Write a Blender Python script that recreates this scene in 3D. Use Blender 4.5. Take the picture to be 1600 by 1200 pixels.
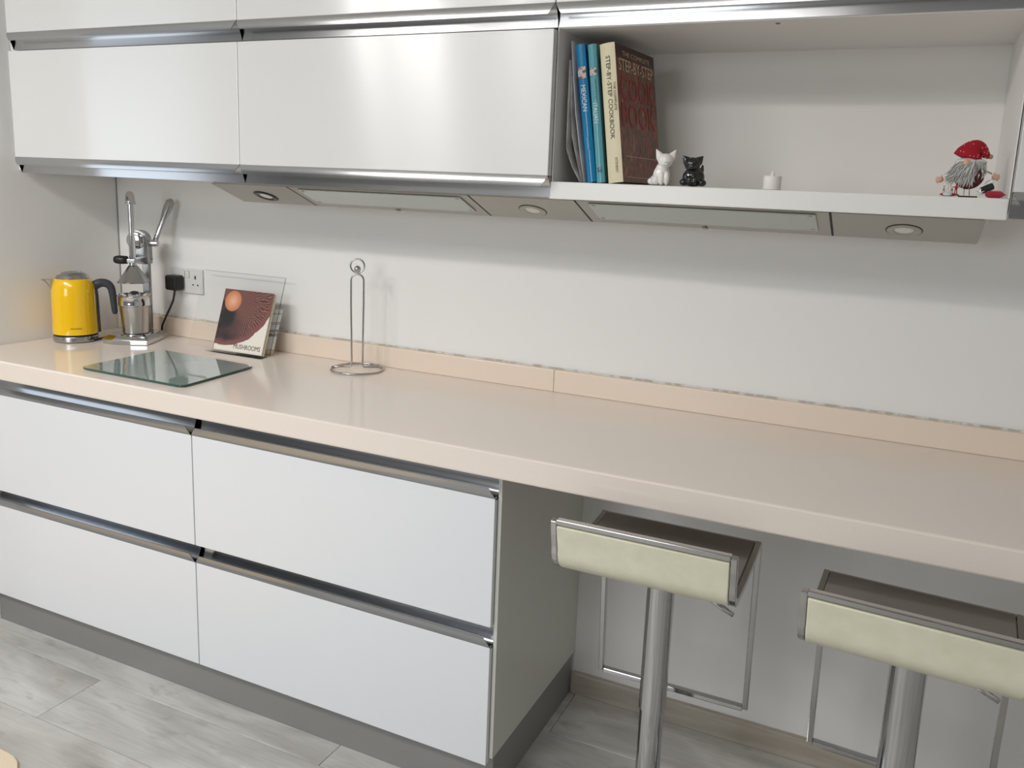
import bpy, bmesh, math, random
from mathutils import Vector, Matrix, noise
from math import sin, cos, pi, radians as R
random.seed(7)
for o in list(bpy.data.objects): bpy.data.objects.remove(o)
scene = bpy.context.scene
COL = scene.collection

# ------------------------------------------------------------ camera
cd = bpy.data.cameras.new('camera'); cam = bpy.data.objects.new('camera', cd); COL.objects.link(cam)
yaw, pitch, roll = 0.4135, -0.1835, 0.0443
fw = Vector((-sin(yaw), cos(yaw), 0)); rt = Vector((cos(yaw), sin(yaw), 0)); up = Vector((0, 0, 1))
fw2 = fw*cos(pitch)+up*sin(pitch); up2 = -fw*sin(pitch)+up*cos(pitch)
r3 = rt*cos(roll)+up2*sin(roll); u3 = -rt*sin(roll)+up2*cos(roll)
M = Matrix((r3, u3, -fw2)).transposed().to_4x4(); M.translation = (2.6119, -2.0885, 1.4448)
cam.matrix_world = M
cd.sensor_width = 36; cd.lens = 36*1285.78/1600; cd.clip_start = .05
cd.shift_x = -39.34/1600; cd.shift_y = -60.6/1600
scene.camera = cam

# ------------------------------------------------------------ light and exposure
w = bpy.data.worlds.new('world'); scene.world = w; w.use_nodes = True
w.node_tree.nodes['Background'].inputs[0].default_value = (.75, .86, 1, 1)
w.node_tree.nodes['Background'].inputs[1].default_value = 1.0
def area(name, loc, target, sx, sy, power, color, shape='RECTANGLE'):
    l = bpy.data.lights.new(name, 'AREA'); l.shape = shape; l.size = sx; l.size_y = sy
    l.energy = power; l.color = color
    o = bpy.data.objects.new(name, l); COL.objects.link(o); o.location = loc
    o.rotation_euler = (Vector(target)-Vector(loc)).to_track_quat('-Z', 'Y').to_euler()
    return o
area('window_daylight', (-2.12, -2.3, 1.5), (0, -2.3, 1.4), 1.9, 1.3, 10, (.86, .93, 1))
area('rear_window_daylight', (1.0, -4.12, 1.6), (1.0, 0, 1.5), 1.0, 1.2, 24, (.93, .97, 1))
area('skylight_daylight', (1.1, -2.5, 2.47), (1.1, -2.5, 0), 2.3, .8, 43, (1, .985, .97))
for i, (x, e) in enumerate(((-.02, 8), (.2, 5), (.35, 7), (.85, 2.5), (2.0, 2.5))):
    area('ceiling_spot', (x, -2.25, 2.46), (x, -2.25+.6, 0), .11, .11, e, (1, .97, .93), 'DISK')
scene.view_settings.view_transform = 'Standard'; scene.view_settings.look = 'None'
scene.view_settings.exposure = -0.3; scene.view_settings.gamma = 1
scene.view_settings.use_curve_mapping = False

# ------------------------------------------------------------ material helpers
def srgb(*c): return tuple(((v/255)/12.92 if v/255 <= .04045 else ((v/255+.055)/1.055)**2.4) for v in c)+(1,)
def mat(name, col=(.8, .8, .8, 1), rough=.5, metal=0, coat=0, aniso=0, tangent=None, spec=.5, trans=0, ior=1.45, alpha=1, bump=None, noisecol=None):
    m = bpy.data.materials.new(name); m.use_nodes = True; nt = m.node_tree; b = nt.nodes['Principled BSDF']
    b.inputs['Base Color'].default_value = col; b.inputs['Roughness'].default_value = rough
    b.inputs['Metallic'].default_value = metal; b.inputs['Coat Weight'].default_value = coat
    b.inputs['Specular IOR Level'].default_value = spec; b.inputs['Transmission Weight'].default_value = trans
    b.inputs['IOR'].default_value = ior; b.inputs['Alpha'].default_value = alpha
    if aniso:
        b.inputs['Anisotropic'].default_value = aniso
        c = nt.nodes.new('ShaderNodeCombineXYZ')
        for k in range(3): c.inputs[k].default_value = tangent[k]
        nt.links.new(c.outputs[0], b.inputs['Tangent'])
    tc = nt.nodes.new('ShaderNodeTexCoord')
    if noisecol:   # (scale xyz, colour2, low, high)
        sc, c2, lo, hi = noisecol
        mp = nt.nodes.new('ShaderNodeMapping'); mp.inputs['Scale'].default_value = sc
        n = nt.nodes.new('ShaderNodeTexNoise'); n.inputs['Scale'].default_value = 1; n.inputs['Detail'].default_value = 5
        r = nt.nodes.new('ShaderNodeMapRange'); r.inputs[1].default_value = lo; r.inputs[2].default_value = hi
        mx = nt.nodes.new('ShaderNodeMix'); mx.data_type = 'RGBA'; mx.inputs[6].default_value = col; mx.inputs[7].default_value = c2
        nt.links.new(tc.outputs['Object'], mp.inputs[0]); nt.links.new(mp.outputs[0], n.inputs[0]); nt.links.new(n.outputs[0], r.inputs[0])
        nt.links.new(r.outputs[0], mx.inputs[0]); nt.links.new(mx.outputs[2], b.inputs['Base Color'])
    if bump:       # (scale xyz, strength, distance)
        sc, st, dist = bump
        mp = nt.nodes.new('ShaderNodeMapping'); mp.inputs['Scale'].default_value = sc
        n = nt.nodes.new('ShaderNodeTexNoise'); n.inputs['Scale'].default_value = 1; n.inputs['Detail'].default_value = 4
        bp = nt.nodes.new('ShaderNodeBump'); bp.inputs['Strength'].default_value = st; bp.inputs['Distance'].default_value = dist
        nt.links.new(tc.outputs['Object'], mp.inputs[0]); nt.links.new(mp.outputs[0], n.inputs[0]); nt.links.new(n.outputs[0], bp.inputs['Height'])
        nt.links.new(bp.outputs[0], b.inputs['Normal'])
    return m
WALL = mat('wall_paint', srgb(240, 239, 237), .7, bump=((90, 90, 90), .12, .001))
PANEL = mat('side_panel_white', srgb(238, 237, 235), .38)
ENDP = mat('end_panel_white_shaded', srgb(214, 214, 206), .4)  # white end panel, darkened in colour for the shade under the worktop
NICHE = mat('niche_white', srgb(238, 234, 229), .45)
GLOSS = mat('gloss_white_front', srgb(232, 234, 238), .26, coat=.25, bump=((160, 3, 1.2), .05, .0006))
DOORW = mat('gloss_white_door', srgb(232, 232, 231), .25, metal=.10, spec=1.0, aniso=.96, tangent=(0, 0, 1), bump=((60, 3, .8), .05, .0006))
SHELFW = mat('shelf_white', srgb(238, 236, 232), .28, bump=((6, 60, 60), .08, .0005))
RAILD = mat('scoop_rail_steel', (.40, .41, .43, 1), .17, metal=1, aniso=.2, tangent=(0, 0, 1), bump=((2, 400, 400), .05, .0003))
STEEL = mat('brushed_steel_rail', (.56, .56, .57, 1), .2, metal=1, aniso=.7, tangent=(0, 0, 1), bump=((2, 400, 400), .05, .0003))
HOODM = mat('hood_steel', (.42, .405, .37, 1), .42, metal=.75, bump=((3, 300, 300), .05, .0003))
CHROME = mat('chrome', (.60, .60, .61, 1), .07, metal=1)
CHROMED = mat('dark_chrome', (.5, .49, .48, 1), .16, metal=1)
SATIN = mat('satin_steel', (.46, .46, .46, 1), .24, metal=1)
TOP = mat('worktop_quartz', srgb(240, 229, 219), .14, spec=.5, noisecol=((900, 900, 900), srgb(232, 220, 209), .3, .8))
UPST = mat('upstand_quartz', srgb(238, 221, 204), .25)
PLINTH = mat('plinth_grey', srgb(150, 150, 149), .4, metal=.35)
DARKGAP = mat('carcass_grey', srgb(150, 150, 146), .6)
BLACK = mat('black_plastic', (.012, .012, .013, 1), .35)
DGREY = mat('dark_grey_plastic', srgb(62, 68, 72), .42)
YELLOW = mat('yellow_enamel', srgb(252, 200, 10), .13, coat=.6)
SOCK = mat('socket_white', srgb(225, 224, 222), .3)
HOLE = mat('dark_hole', (.02, .02, .02, 1), .6)
LENS = mat('lamp_lens', srgb(225, 225, 220), .25)
def thin_glass(name, tint, alpha, rough=0.0):
    m = bpy.data.materials.new(name); m.use_nodes = True; nt = m.node_tree; nt.nodes.clear()
    o = nt.nodes.new('ShaderNodeOutputMaterial'); t = nt.nodes.new('ShaderNodeBsdfTransparent'); g = nt.nodes.new('ShaderNodeBsdfGlossy')
    f = nt.nodes.new('ShaderNodeLayerWeight'); mx = nt.nodes.new('ShaderNodeMixShader'); f.inputs[0].default_value = .12
    t.inputs[0].default_value = tint; g.inputs['Roughness'].default_value = rough
    nt.links.new(f.outputs[0], mx.inputs[0]); nt.links.new(t.outputs[0], mx.inputs[1]); nt.links.new(g.outputs[0], mx.inputs[2]); nt.links.new(mx.outputs[0], o.inputs[0])
    return m
ACRYL = thin_glass('clear_acrylic', (.97, .975, .975, 1), 1, .02)
ACRYLE = thin_glass('acrylic_edge', (.72, .75, .75, 1), 1, .05)
BOARD = mat('green_glass', srgb(168, 186, 180), .02, spec=1.0, coat=1)
BOARDE = mat('green_glass_edge', srgb(50, 84, 74), .1)
HGLASS = mat('hood_frosted_glass', srgb(182, 190, 186), .16)
CREAM = mat('cream_leather', srgb(228, 225, 203), .5, bump=((120, 120, 120), .15, .001), noisecol=((30, 30, 30), srgb(220, 216, 193), .3, .7))
TAUPE = mat('taupe_leather', srgb(142, 137, 131), .45, bump=((150, 150, 150), .15, .001))
SKIRT = mat('skirting_grey_oak', srgb(186, 178, 166), .55, noisecol=((4, 40, 40), srgb(165, 156, 143), .35, .7))
PAPER = mat('page_paper', srgb(226, 218, 198), .8, noisecol=((8, 8, 900), srgb(196, 186, 164), .35, .6))
INKD = mat('dark_ink', srgb(60, 52, 44), .6)
INKW = mat('white_ink', srgb(215, 225, 225), .6)

# ------------------------------------------------------------ mesh helpers
def link(name, bm, m, parent=None, smooth=False, bevel=0, seg=2):
    me = bpy.data.meshes.new(name); bmesh.ops.recalc_face_normals(bm, faces=bm.faces); bm.to_mesh(me); bm.free()
    for mm in (m if isinstance(m, (list, tuple)) else [m]): me.materials.append(mm)
    o = bpy.data.objects.new(name, me); COL.objects.link(o)
    if parent: o.parent = parent
    if smooth:
        for p in me.polygons: p.use_smooth = True
        if smooth != 'all': me.set_sharp_from_angle(angle=R(38))
    if bevel:
        b = o.modifiers.new('bevel', 'BEVEL'); b.width = bevel; b.segments = seg; b.limit_method = 'ANGLE'; b.angle_limit = R(40)
    return o
def empty(name, loc=(0, 0, 0), rz=0, rot=None):
    o = bpy.data.objects.new(name, None); COL.objects.link(o); o.location = loc
    o.rotation_euler = rot if rot else (0, 0, rz); o.empty_display_size = .05
    return o
def tag(o, label=None, cat=None, group=None, kind=None):
    if label: o['label'] = label
    if cat: o['category'] = cat
    if group: o['group'] = group
    if kind: o['kind'] = kind
    return o
def abox(bm, x0, x1, y0, y1, z0, z1, mi=0):
    v = [bm.verts.new((x, y, z)) for x in (x0, x1) for y in (y0, y1) for z in (z0, z1)]
    for f in ((0, 1, 3, 2), (4, 6, 7, 5), (0, 4, 5, 1), (2, 3, 7, 6), (0, 2, 6, 4), (1, 5, 7, 3)):
        fc = bm.faces.new([v[i] for i in f]); fc.material_index = mi
    return v
def box(name, x0, x1, y0, y1, z0, z1, m, parent=None, bevel=0, seg=2):
    bm = bmesh.new(); abox(bm, x0, x1, y0, y1, z0, z1); return link(name, bm, m, parent, bevel=bevel, seg=seg)
def lathe(bm, prof, seg=40, ctr=(0, 0, 0), mat_=None, cap=True, mi=0):
    rings = []
    T = mat_ or Matrix.Identity(4)
    for r, z in prof:
        rings.append([bm.verts.new(T @ Vector((ctr[0]+r*cos(2*pi*i/seg), ctr[1]+r*sin(2*pi*i/seg), ctr[2]+z))) for i in range(seg)])
    for a, b in zip(rings, rings[1:]):
        for i in range(seg):
            f = bm.faces.new((a[i], a[(i+1) % seg], b[(i+1) % seg], b[i])); f.material_index = mi
    if cap:
        for rr in (rings[0], rings[-1]):
            f = bm.faces.new(rr); f.material_index = mi
def tube(bm, pts, r, seg=10, closed=False, flat=None):
    pts = [Vector(p) for p in pts]; n = len(pts); rings = []; prev = None
    for i, p in enumerate(pts):
        a = pts[(i-1) % n] if (closed or i > 0) else p; b = pts[(i+1) % n] if (closed or i < n-1) else p
        d = (b-a).normalized()
        if prev is None:
            u = d.orthogonal().normalized() if abs(d.z) > .9 else d.cross(Vector((0, 0, 1))).normalized()
        else:
            u = (prev-d*prev.dot(d)).normalized()
        prev = u; v = d.cross(u)
        rr = r[i] if isinstance(r, (list, tuple)) else r
        rings.append([bm.verts.new(p+u*rr*cos(2*pi*k/seg)+v*rr*sin(2*pi*k/seg)) for k in range(seg)])
    m = n if closed else n-1
    for i in range(m):
        a, b = rings[i], rings[(i+1) % n]
        for k in range(seg): bm.faces.new((a[k], a[(k+1) % seg], b[(k+1) % seg], b[k]))
    if not closed: bm.faces.new(rings[0]); bm.faces.new(rings[-1])
def flatbar(bm, pts, wx, th, closed=False):
    """bar of rectangular section following pts in a y,z plane at x; wx = (x0,x1), th = thickness in plane"""
    n = len(pts); rings = []
    for i in range(n):
        p = Vector(pts[i]); a = Vector(pts[i-1]) if i > 0 else p; b = Vector(pts[i+1]) if i < n-1 else p
        d = (b-a).normalized(); nn = Vector((-d[1], d[0]))
        q0 = p+nn*th/2; q1 = p-nn*th/2
        rings.append([bm.verts.new((x, q[0], q[1])) for x, q in ((wx[0], q0), (wx[1], q0), (wx[1], q1), (wx[0], q1))])
    for a, b in zip(rings, rings[1:]):
        for k in range(4): bm.faces.new((a[k], a[(k+1) % 4], b[(k+1) % 4], b[k]))
    bm.faces.new(rings[0]); bm.faces.new(rings[-1])
def extrude_profile(bm, prof, x0, x1, inset=None):
    """closed (y,z) profile extruded along x; inset[i] pulls both ends of that vertex in (mitred ends)"""
    inset = inset or [0]*len(prof)
    a = [bm.verts.new((x0+i, y, z)) for (y, z), i in zip(prof, inset)]
    b = [bm.verts.new((x1-i, y, z)) for (y, z), i in zip(prof, inset)]
    n = len(prof)
    for k in range(n): bm.faces.new((a[k], a[(k+1) % n], b[(k+1) % n], b[k]))
    ca = bm.faces.new(a); cb = bm.faces.new(b[::-1])
    bmesh.ops.triangulate(bm, faces=[ca, cb])
def ellipsoid(bm, c, r, rot=None, seg=20, mi=0):
    T = Matrix.Translation(c) @ (rot.to_4x4() if rot else Matrix.Identity(4)) @ Matrix.Diagonal((*r, 1))
    res = bmesh.ops.create_uvsphere(bm, u_segments=seg, v_segments=max(8, seg//2+2), radius=1, matrix=T)
    for v in res['verts']:
        for f in v.link_faces: f.material_index = mi
def fuse(name, bm, m, parent, voxel, smooth_it=6):
    """union overlapping lumps into one continuous skin"""
    o = link(name, bm, m, parent)
    r = o.modifiers.new('remesh', 'REMESH'); r.mode = 'VOXEL'; r.voxel_size = voxel; r.use_smooth_shade = True
    s = o.modifiers.new('smooth', 'SMOOTH'); s.iterations = smooth_it; s.factor = .5
    dg = bpy.context.evaluated_depsgraph_get(); me = bpy.data.meshes.new_from_object(o.evaluated_get(dg))
    o.modifiers.clear(); o.data = me
    for p in me.polygons: p.use_smooth = True
    return o
def text(name, body, size, m, parent, mw, fit=None, extrude=.00015, warp=None, align='CENTER', lines=1.0):
    c = bpy.data.curves.new(name, 'FONT'); c.body = body; c.size = size; c.extrude = extrude; c.align_x = align; c.align_y = 'CENTER'; c.resolution_u = 3
    t = bpy.data.objects.new('tmp_text', c); COL.objects.link(t)
    dg = bpy.context.evaluated_depsgraph_get(); dg.update(); me = bpy.data.meshes.new_from_object(t.evaluated_get(dg))
    bpy.data.objects.remove(t)
    xs = [v.co.x for v in me.vertices]; ys = [v.co.y for v in me.vertices]
    sx = sy = 1
    if fit:
        if fit[0]: sx = fit[0]/(max(xs)-min(xs))
        if fit[1]: sy = fit[1]/(max(ys)-min(ys))
    cx = (max(xs)+min(xs))/2; cy = (max(ys)+min(ys))/2
    for v in me.vertices:
        p = Vector(((v.co.x-cx)*sx, (v.co.y-cy)*sy, v.co.z))
        v.co = warp(p) if warp else mw @ p
    me.materials.clear(); me.materials.append(m)
    o = bpy.data.objects.new(name, me); COL.objects.link(o); o.parent = parent
    return o
def arc(cy, cz, r, a0, a1, n):
    return [(cy+r*cos(R(a0+(a1-a0)*i/n)), cz+r*sin(R(a0+(a1-a0)*i/n))) for i in range(n+1)]

ZW = .90
# ============================================================ SETTING
def struct(o): o['kind'] = 'structure'; return o
struct(box('wall_back', -2.3, 4.7, 0, .12, -.02, 2.5, WALL))
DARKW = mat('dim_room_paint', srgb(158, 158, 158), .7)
struct(box('wall_right', 4.6, 4.72, -4.2, 0, -.02, 2.5, mat('right_wall_paint', srgb(238, 238, 236), .7)))
struct(box('ceiling', -2.3, 4.72, -4.3, .12, 2.5, 2.58, mat('ceiling_paint', srgb(238, 238, 236), .8)))
struct(box('wall_left', -.62, .051, -.66, 0, 0, 2.5, PANEL))
struct(box('trim_1', .051, .0535, -.0035, 0, .9, 1.47, DARKGAP))
def wall_with_opening(name, axis, pos, th, a0, a1, o0, o1, z0, z1):
    bm = bmesh.new()
    segs = [(a0, o0, -.02, 2.5), (o1, a1, -.02, 2.5), (o0, o1, -.02, z0), (o0, o1, z1, 2.5)]
    for s0, s1, zz0, zz1 in segs:
        if axis == 'x': abox(bm, pos-th, pos, s0, s1, zz0, zz1)
        else: abox(bm, s0, s1, pos-th, pos, zz0, zz1)
    return struct(link(name, bm, DARKW))
wall_with_opening('wall_far_left', 'x', -2.2, .12, -4.3, 0, -3.3, -1.3, .85, 2.2)
wall_with_opening('wall_front', 'y', -4.2, .12, -2.3, 4.7, .4, 1.6, 1.0, 2.2)
FRW = mat('window_frame_white', srgb(235, 235, 235), .4)
PANE = thin_glass('window_pane', (.95, .97, .97, 1), 1)
wf = struct(empty('window_1', (-2.26, -2.3, .85)))
bm = bmesh.new()
for y in (-1, 0, 1): abox(bm, -.03, .03, y-.03 if y > -1 else -1, y+.03 if y < 1 else 1, 0, 1.35)
for z in (0, 1.30): abox(bm, -.03, .03, -1, 1, z, z+.05)
link('window_frame', bm, FRW, wf); box('pane', -.004, .004, -.97, -.03, .05, 1.3, PANE, wf); box('pane', -.004, .004, .03, .97, .05, 1.3, PANE, wf)
wf = struct(empty('window_2', (1.0, -4.26, 1.0)))
bm = bmesh.new()
for x in (-.6, 0, .6): abox(bm, x-.03 if x > -.6 else -.6, x+.03 if x < .6 else .6, -.03, .03, 0, 1.2)
for z in (0, 1.15): abox(bm, -.6, .6, -.03, .03, z, z+.05)
link('window_frame', bm, FRW, wf); box('pane', -.57, -.03, -.004, .004, .05, 1.15, PANE, wf); box('pane', .03, .57, -.004, .004, .05, 1.15, PANE, wf)

# floor: sub-floor plus individual laminate planks
def plank_mat():
    m = bpy.data.materials.new('grey_oak_plank'); m.use_nodes = True; nt = m.node_tree; N = nt.nodes; L = nt.links
    b = N['Principled BSDF']; b.inputs['Roughness'].default_value = .42
    tc = N.new('ShaderNodeTexCoord'); oi = N.new('ShaderNodeObjectInfo')
    off = N.new('ShaderNodeVectorMath'); off.operation = 'SCALE'; L.new(oi.outputs['Location'], off.inputs[0]); off.inputs['Scale'].default_value = 3.7
    add = N.new('ShaderNodeVectorMath'); add.operation = 'ADD'; L.new(tc.outputs['Object'], add.inputs[0]); L.new(off.outputs[0], add.inputs[1])
    def nz(sc, det, dist=0):
        mp = N.new('ShaderNodeMapping'); mp.inputs['Scale'].default_value = sc; L.new(add.outputs[0], mp.inputs[0])
        n = N.new('ShaderNodeTexNoise'); n.inputs['Scale'].default_value = 1; n.inputs['Detail'].default_value = det; n.inputs['Distortion'].default_value = dist; L.new(mp.outputs[0], n.inputs[0]); return n.outputs[0]
    a = nz((2.0, 7, 9), 5, 1.2); g = nz((6, 130, 30), 6, .3); k = nz((5, 14, 9), 2, 1.5)
    cr = N.new('ShaderNodeValToRGB'); e = cr.color_ramp.elements
    e[0].position = .3; e[0].color = srgb(172, 169, 164); e[1].position = .66; e[1].color = srgb(212, 210, 206)
    L.new(a, cr.inputs[0])
    m1 = N.new('ShaderNodeMix'); m1.data_type = 'RGBA'; m1.blend_type = 'MULTIPLY'; m1.inputs[0].default_value = .35
    cr2 = N.new('ShaderNodeValToRGB'); e = cr2.color_ramp.elements; e[0].position = .3; e[0].color = (.72, .71, .69, 1); e[1].position = .6; e[1].color = (1, 1, 1, 1)
    L.new(g, cr2.inputs[0]); L.new(cr.outputs[0], m1.inputs[6]); L.new(cr2.outputs[0], m1.inputs[7])
    cr3 = N.new('ShaderNodeValToRGB'); e = cr3.color_ramp.elements; e[0].position = .26; e[0].color = (.62, .60, .57, 1); e[1].position = .40; e[1].color = (1, 1, 1, 1)
    L.new(k, cr3.inputs[0])
    m2 = N.new('ShaderNodeMix'); m2.data_type = 'RGBA'; m2.blend_type = 'MULTIPLY'; m2.inputs[0].default_value = .6
    L.new(m1.outputs[2], m2.inputs[6]); L.new(cr3.outputs[0], m2.inputs[7])
    hs = N.new('ShaderNodeHueSaturation'); mr = N.new('ShaderNodeMapRange'); mr.inputs[3].default_value = .9; mr.inputs[4].default_value = 1.07
    L.new(oi.outputs['Random'], mr.inputs[0]); L.new(mr.outputs[0], hs.inputs['Value']); L.new(m2.outputs[2], hs.inputs['Color']); L.new(hs.outputs[0], b.inputs['Base Color'])
    bp = N.new('ShaderNodeBump'); bp.inputs['Strength'].default_value = .15; bp.inputs['Distance'].default_value = .001; L.new(g, bp.inputs['Height']); L.new(bp.outputs[0], b.inputs['Normal'])
    return m
PLANK = plank_mat()
floor = struct(box('floor', -2.3, 4.72, -4.3, .12, -.08, -.006, mat('subfloor_grey', srgb(170, 168, 162), .6)))
PL, PW = 1.38, .195
bm = bmesh.new(); abox(bm, 0, PL-.0012, 0, PW-.0012, -.0058, 0)
pm = link('plank', bm, PLANK, floor, bevel=.0011, seg=1)
dg = bpy.context.evaluated_depsgraph_get(); pme = bpy.data.meshes.new_from_object(pm.evaluated_get(dg)); pm.modifiers.clear(); pm.data = pme
first = True
offs = {0: .625, 1: 1.41, -1: 2.60, 2: 3.02, 3: 1.875}
for r in range(-9, 4):
    y = -.795+r*PW
    x0 = offs.get(r, .2+((r*.47) % 1)*PL)
    while x0 > -.4: x0 -= PL
    while x0 < 4.0:
        if first: o = pm; first = False
        else: o = pm.copy(); COL.objects.link(o)
        o.location = (x0, y, 0); x0 += PL

# skirting board on the back wall under the worktop
bm = bmesh.new(); extrude_profile(bm, [(-.0005, .0005), (-.017, .0005), (-.017, .0625), (-.0145, .0651), (-.0005, .0651)], 1.8625, 4.6)
struct(link('baseboard_back', bm, SKIRT))

# ============================================================ WORKTOP AND UPSTAND
bm = bmesh.new(); abox(bm, .0525, 4.3, -.5936, -.0005, .8427, ZW)
tag(link('worktop', bm, TOP, bevel=.0042, seg=2), 'long glossy beige stone worktop running along the back wall', 'worktop')
for a, b, l in ((.0525, 1.7598, 'left length of peach stone upstand behind kettle and towel holder'), (1.7608, 4.3, 'right length of peach stone upstand above the bar stools')):
    tag(box('upstand', a, b, -.0225, -.0005, ZW+.0003, .962, UPST, bevel=.0015), l, 'upstand', 'stone upstands behind the worktop')
# rough bead of filler along the top of the upstand
bm = bmesh.new(); pts = []; rad = []
for i in range(420):
    x = .06+i*.0095; pts.append((x, -.004+.0015*noise.noise((x*30, 0, 0)), .9635+.0012*noise.noise((x*22, 3, 0)))); rad.append(.0028+.0013*noise.noise((x*35, 7, 1)))
tube(bm, pts, rad, 6)
tag(link('sealant_bead', bm, mat('old_sealant', srgb(190, 183, 172), .8, noisecol=((40, 40, 40), srgb(225, 220, 212), .45, .55)), smooth='all'), 'uneven grey sealant line along the top of the stone upstand', 'sealant')

# ============================================================ BASE CABINETS
YD = -.5437
def strip(bm, outer, x0, x1, ins, th):
    """thin curved strip following outer (y,z) points, thickness th towards +y, ends pulled in by ins"""
    inner = [(y+th, z) for y, z in outer]
    rows = [[bm.verts.new((x, p[0], p[1])) for p in pts] for x_, pts, sg in ((x0, outer, 1), (x1, outer, -1), (x0, inner, 1), (x1, inner, -1)) for x in (0,)]
    for r, (xx, sg) in zip(rows, ((x0, 1), (x1, -1), (x0, 1), (x1, -1))):
        for v, i_ in zip(r, ins): v.co.x = xx+sg*i_
    a, b, c, d = rows; n = len(outer)
    for k in range(n-1):
        bm.faces.new((a[k], b[k], b[k+1], a[k+1])); bm.faces.new((c[k], c[k+1], d[k+1], d[k]))
        bm.faces.new((a[k], a[k+1], c[k+1], c[k])); bm.faces.new((b[k], d[k], d[k+1], b[k+1]))
    bm.faces.new((a[0], c[0], d[0], b[0])); bm.faces.new((a[-1], b[-1], d[-1], c[-1]))
def lower_handle(x0, x1, z, top, parent):
    """aluminium scoop rail along the top of a drawer front"""
    y = YD
    bm = bmesh.new()
    strip(bm, [(y, z), (y-.0028, z+.0050), (y-.0036, z+.014), (y-.0040, z+.0235)], x0, x1, [0, .002, .009, .016], .0016)
    sc = [(y+.0018, z+.0060), (y+.0045, z+.0040), (y+.009, z+.0036), (y+.0135, z+.0058), (y+.0175, z+.0105), (y+.0210, z+.0170), (y+.0235, z+.0250), (y+.0247, z+.034), (y+.0250, top)]
    a = [bm.verts.new((x0, q, w_)) for q, w_ in sc]+[bm.verts.new((x0, y+.0275, top)), bm.verts.new((x0, y+.0275, z-.004)), bm.verts.new((x0, y+.0018, z-.004))]
    b = [bm.verts.new((x1, v.co.y, v.co.z)) for v in a]; n = len(a)
    for k in range(n): bm.faces.new((a[k], a[(k+1) % n], b[(k+1) % n], b[k]))
    bmesh.ops.triangulate(bm, faces=[bm.faces.new(a), bm.faces.new(b[::-1])])
    return link('handle_rail', bm, RAILD, parent, smooth=True)
def base_cabinet(x0, x1, label):
    t = tag(empty('drawer_cabinet', (x0, 0, 0)), label, 'cabinet', 'white drawer cabinets under the worktop')
    W = x1-x0; g = .0012
    bm = bmesh.new(); abox(bm, .0, W-.0, YD+.0335, -.02, .1277, .8415)
    link('carcass', bm, DARKGAP, t)
    for z0, z1, top in ((.1143, .4170, .4665), (.4674, .7760, .8415)):
        d = box('drawer', g, W-g, YD, YD+.020, z0, z1, GLOSS, t, bevel=.0012)
        lower_handle(g, W-g, z1, top, d)
    return t
base_cabinet(.0525, .9506, 'left white drawer cabinet with two deep drawers, below the kettle')
base_cabinet(.9514, 1.8504, 'right white drawer cabinet with two deep drawers, beside the bar stools')
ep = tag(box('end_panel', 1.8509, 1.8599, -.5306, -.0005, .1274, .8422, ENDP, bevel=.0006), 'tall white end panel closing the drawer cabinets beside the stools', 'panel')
bm = bmesh.new(); abox(bm, .0525, 1.8544, -.5075, -.4915, .0005, .1270)
p_ = tag(empty('plinth', (0, 0, 0)), 'grey metal plinth running under the white drawer cabinets', 'plinth')
bm2 = bmesh.new(); abox(bm2, .0525, 1.8544, -.5150, -.4990, .0005, .1270); link('front_board', bm2, PLINTH, p_)
bm.free()
box('side_board', 1.8384, 1.8544, -.4985, -.0185, .0005, .1270, PLINTH, p_)

# ============================================================ WALL CABINETS
YU = -.380; GAP = .0007
def upper_rail(x0, x1, z, y, parent, il=.0145):
    bm = bmesh.new()
    strip(bm, [(y, z), (y-.0022, z-.004), (y-.0042, z-.010), (y-.0052, z-.017), (y-.0050, z-.0235)], x0, x1, [0, .0015, .005, .0095, il], .0016)
    bp_ = [(y+.0018, z), (y+.0018, z-.003), (y+.006, z-.0065), (y+.012, z-.010), (y+.0165, z-.016), (y+.0187, z-.023), (y+.0190, z-.028), (y+.0190, z-.0470), (y+.0232, z-.0474), (y+.0235, z)]
    a = [bm.verts.new((x0, q, w_)) for q, w_ in bp_]; b = [bm.verts.new((x1, q, w_)) for q, w_ in bp_]; n = len(a)
    for k in range(n): bm.faces.new((a[k], a[(k+1) % n], b[(k+1) % n], b[k]))
    bmesh.ops.triangulate(bm, faces=[bm.faces.new(a), bm.faces.new(b[::-1])])
    return link('handle_rail', bm, STEEL, parent, smooth=True)
def wall_cabinet(x0, x1, z0, z1, label, side='panel'):
    t = tag(empty('wall_cabinet', (x0, 0, z0)), label, 'cabinet', 'white wall cabinets with steel rails')
    W = x1-x0
    bm = bmesh.new(); abox(bm, 0, W, YU+.0245, -.0005, -.039, z1-z0-.002)
    link('carcass', bm, PANEL, t, bevel=.0008)
    d = box('door', GAP, W-GAP, YU, YU+.020, 0, z1-z0, DOORW, t, bevel=.0013)
    upper_rail(GAP, W-GAP, 0, YU, d)
    return t
Z0, Z1, ZT0 = 1.4822, 1.7925, 1.845
box('filler_strip', .0525, .0815, YU+.03, -.3, 1.4431, 2.3, PANEL)
tag(bpy.data.objects['filler_strip'], 'narrow white filler strip between the left wall panel and the wall cabinets', 'filler')
wall_cabinet(.0824, .9800, Z0, Z1, 'lower left white wall cabinet above the kettle')
wall_cabinet(.9806, 1.8700, Z0, Z1, 'lower middle white wall cabinet beside the cookbooks')
wall_cabinet(.0824, .9800, ZT0, 2.25, 'upper left white wall cabinet cut off by the top of the photo')
wall_cabinet(.9806, 1.8700, ZT0, 2.25, 'upper middle white wall cabinet cut off by the top of the photo')
wall_cabinet(1.8706, 2.7728, ZT0, 2.25, 'upper right white wall cabinet over the open shelf')
wall_cabinet(2.7745, 3.67, Z0, Z1, 'white wall cabinet at the right edge of the photo beside the open shelf')
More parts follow.
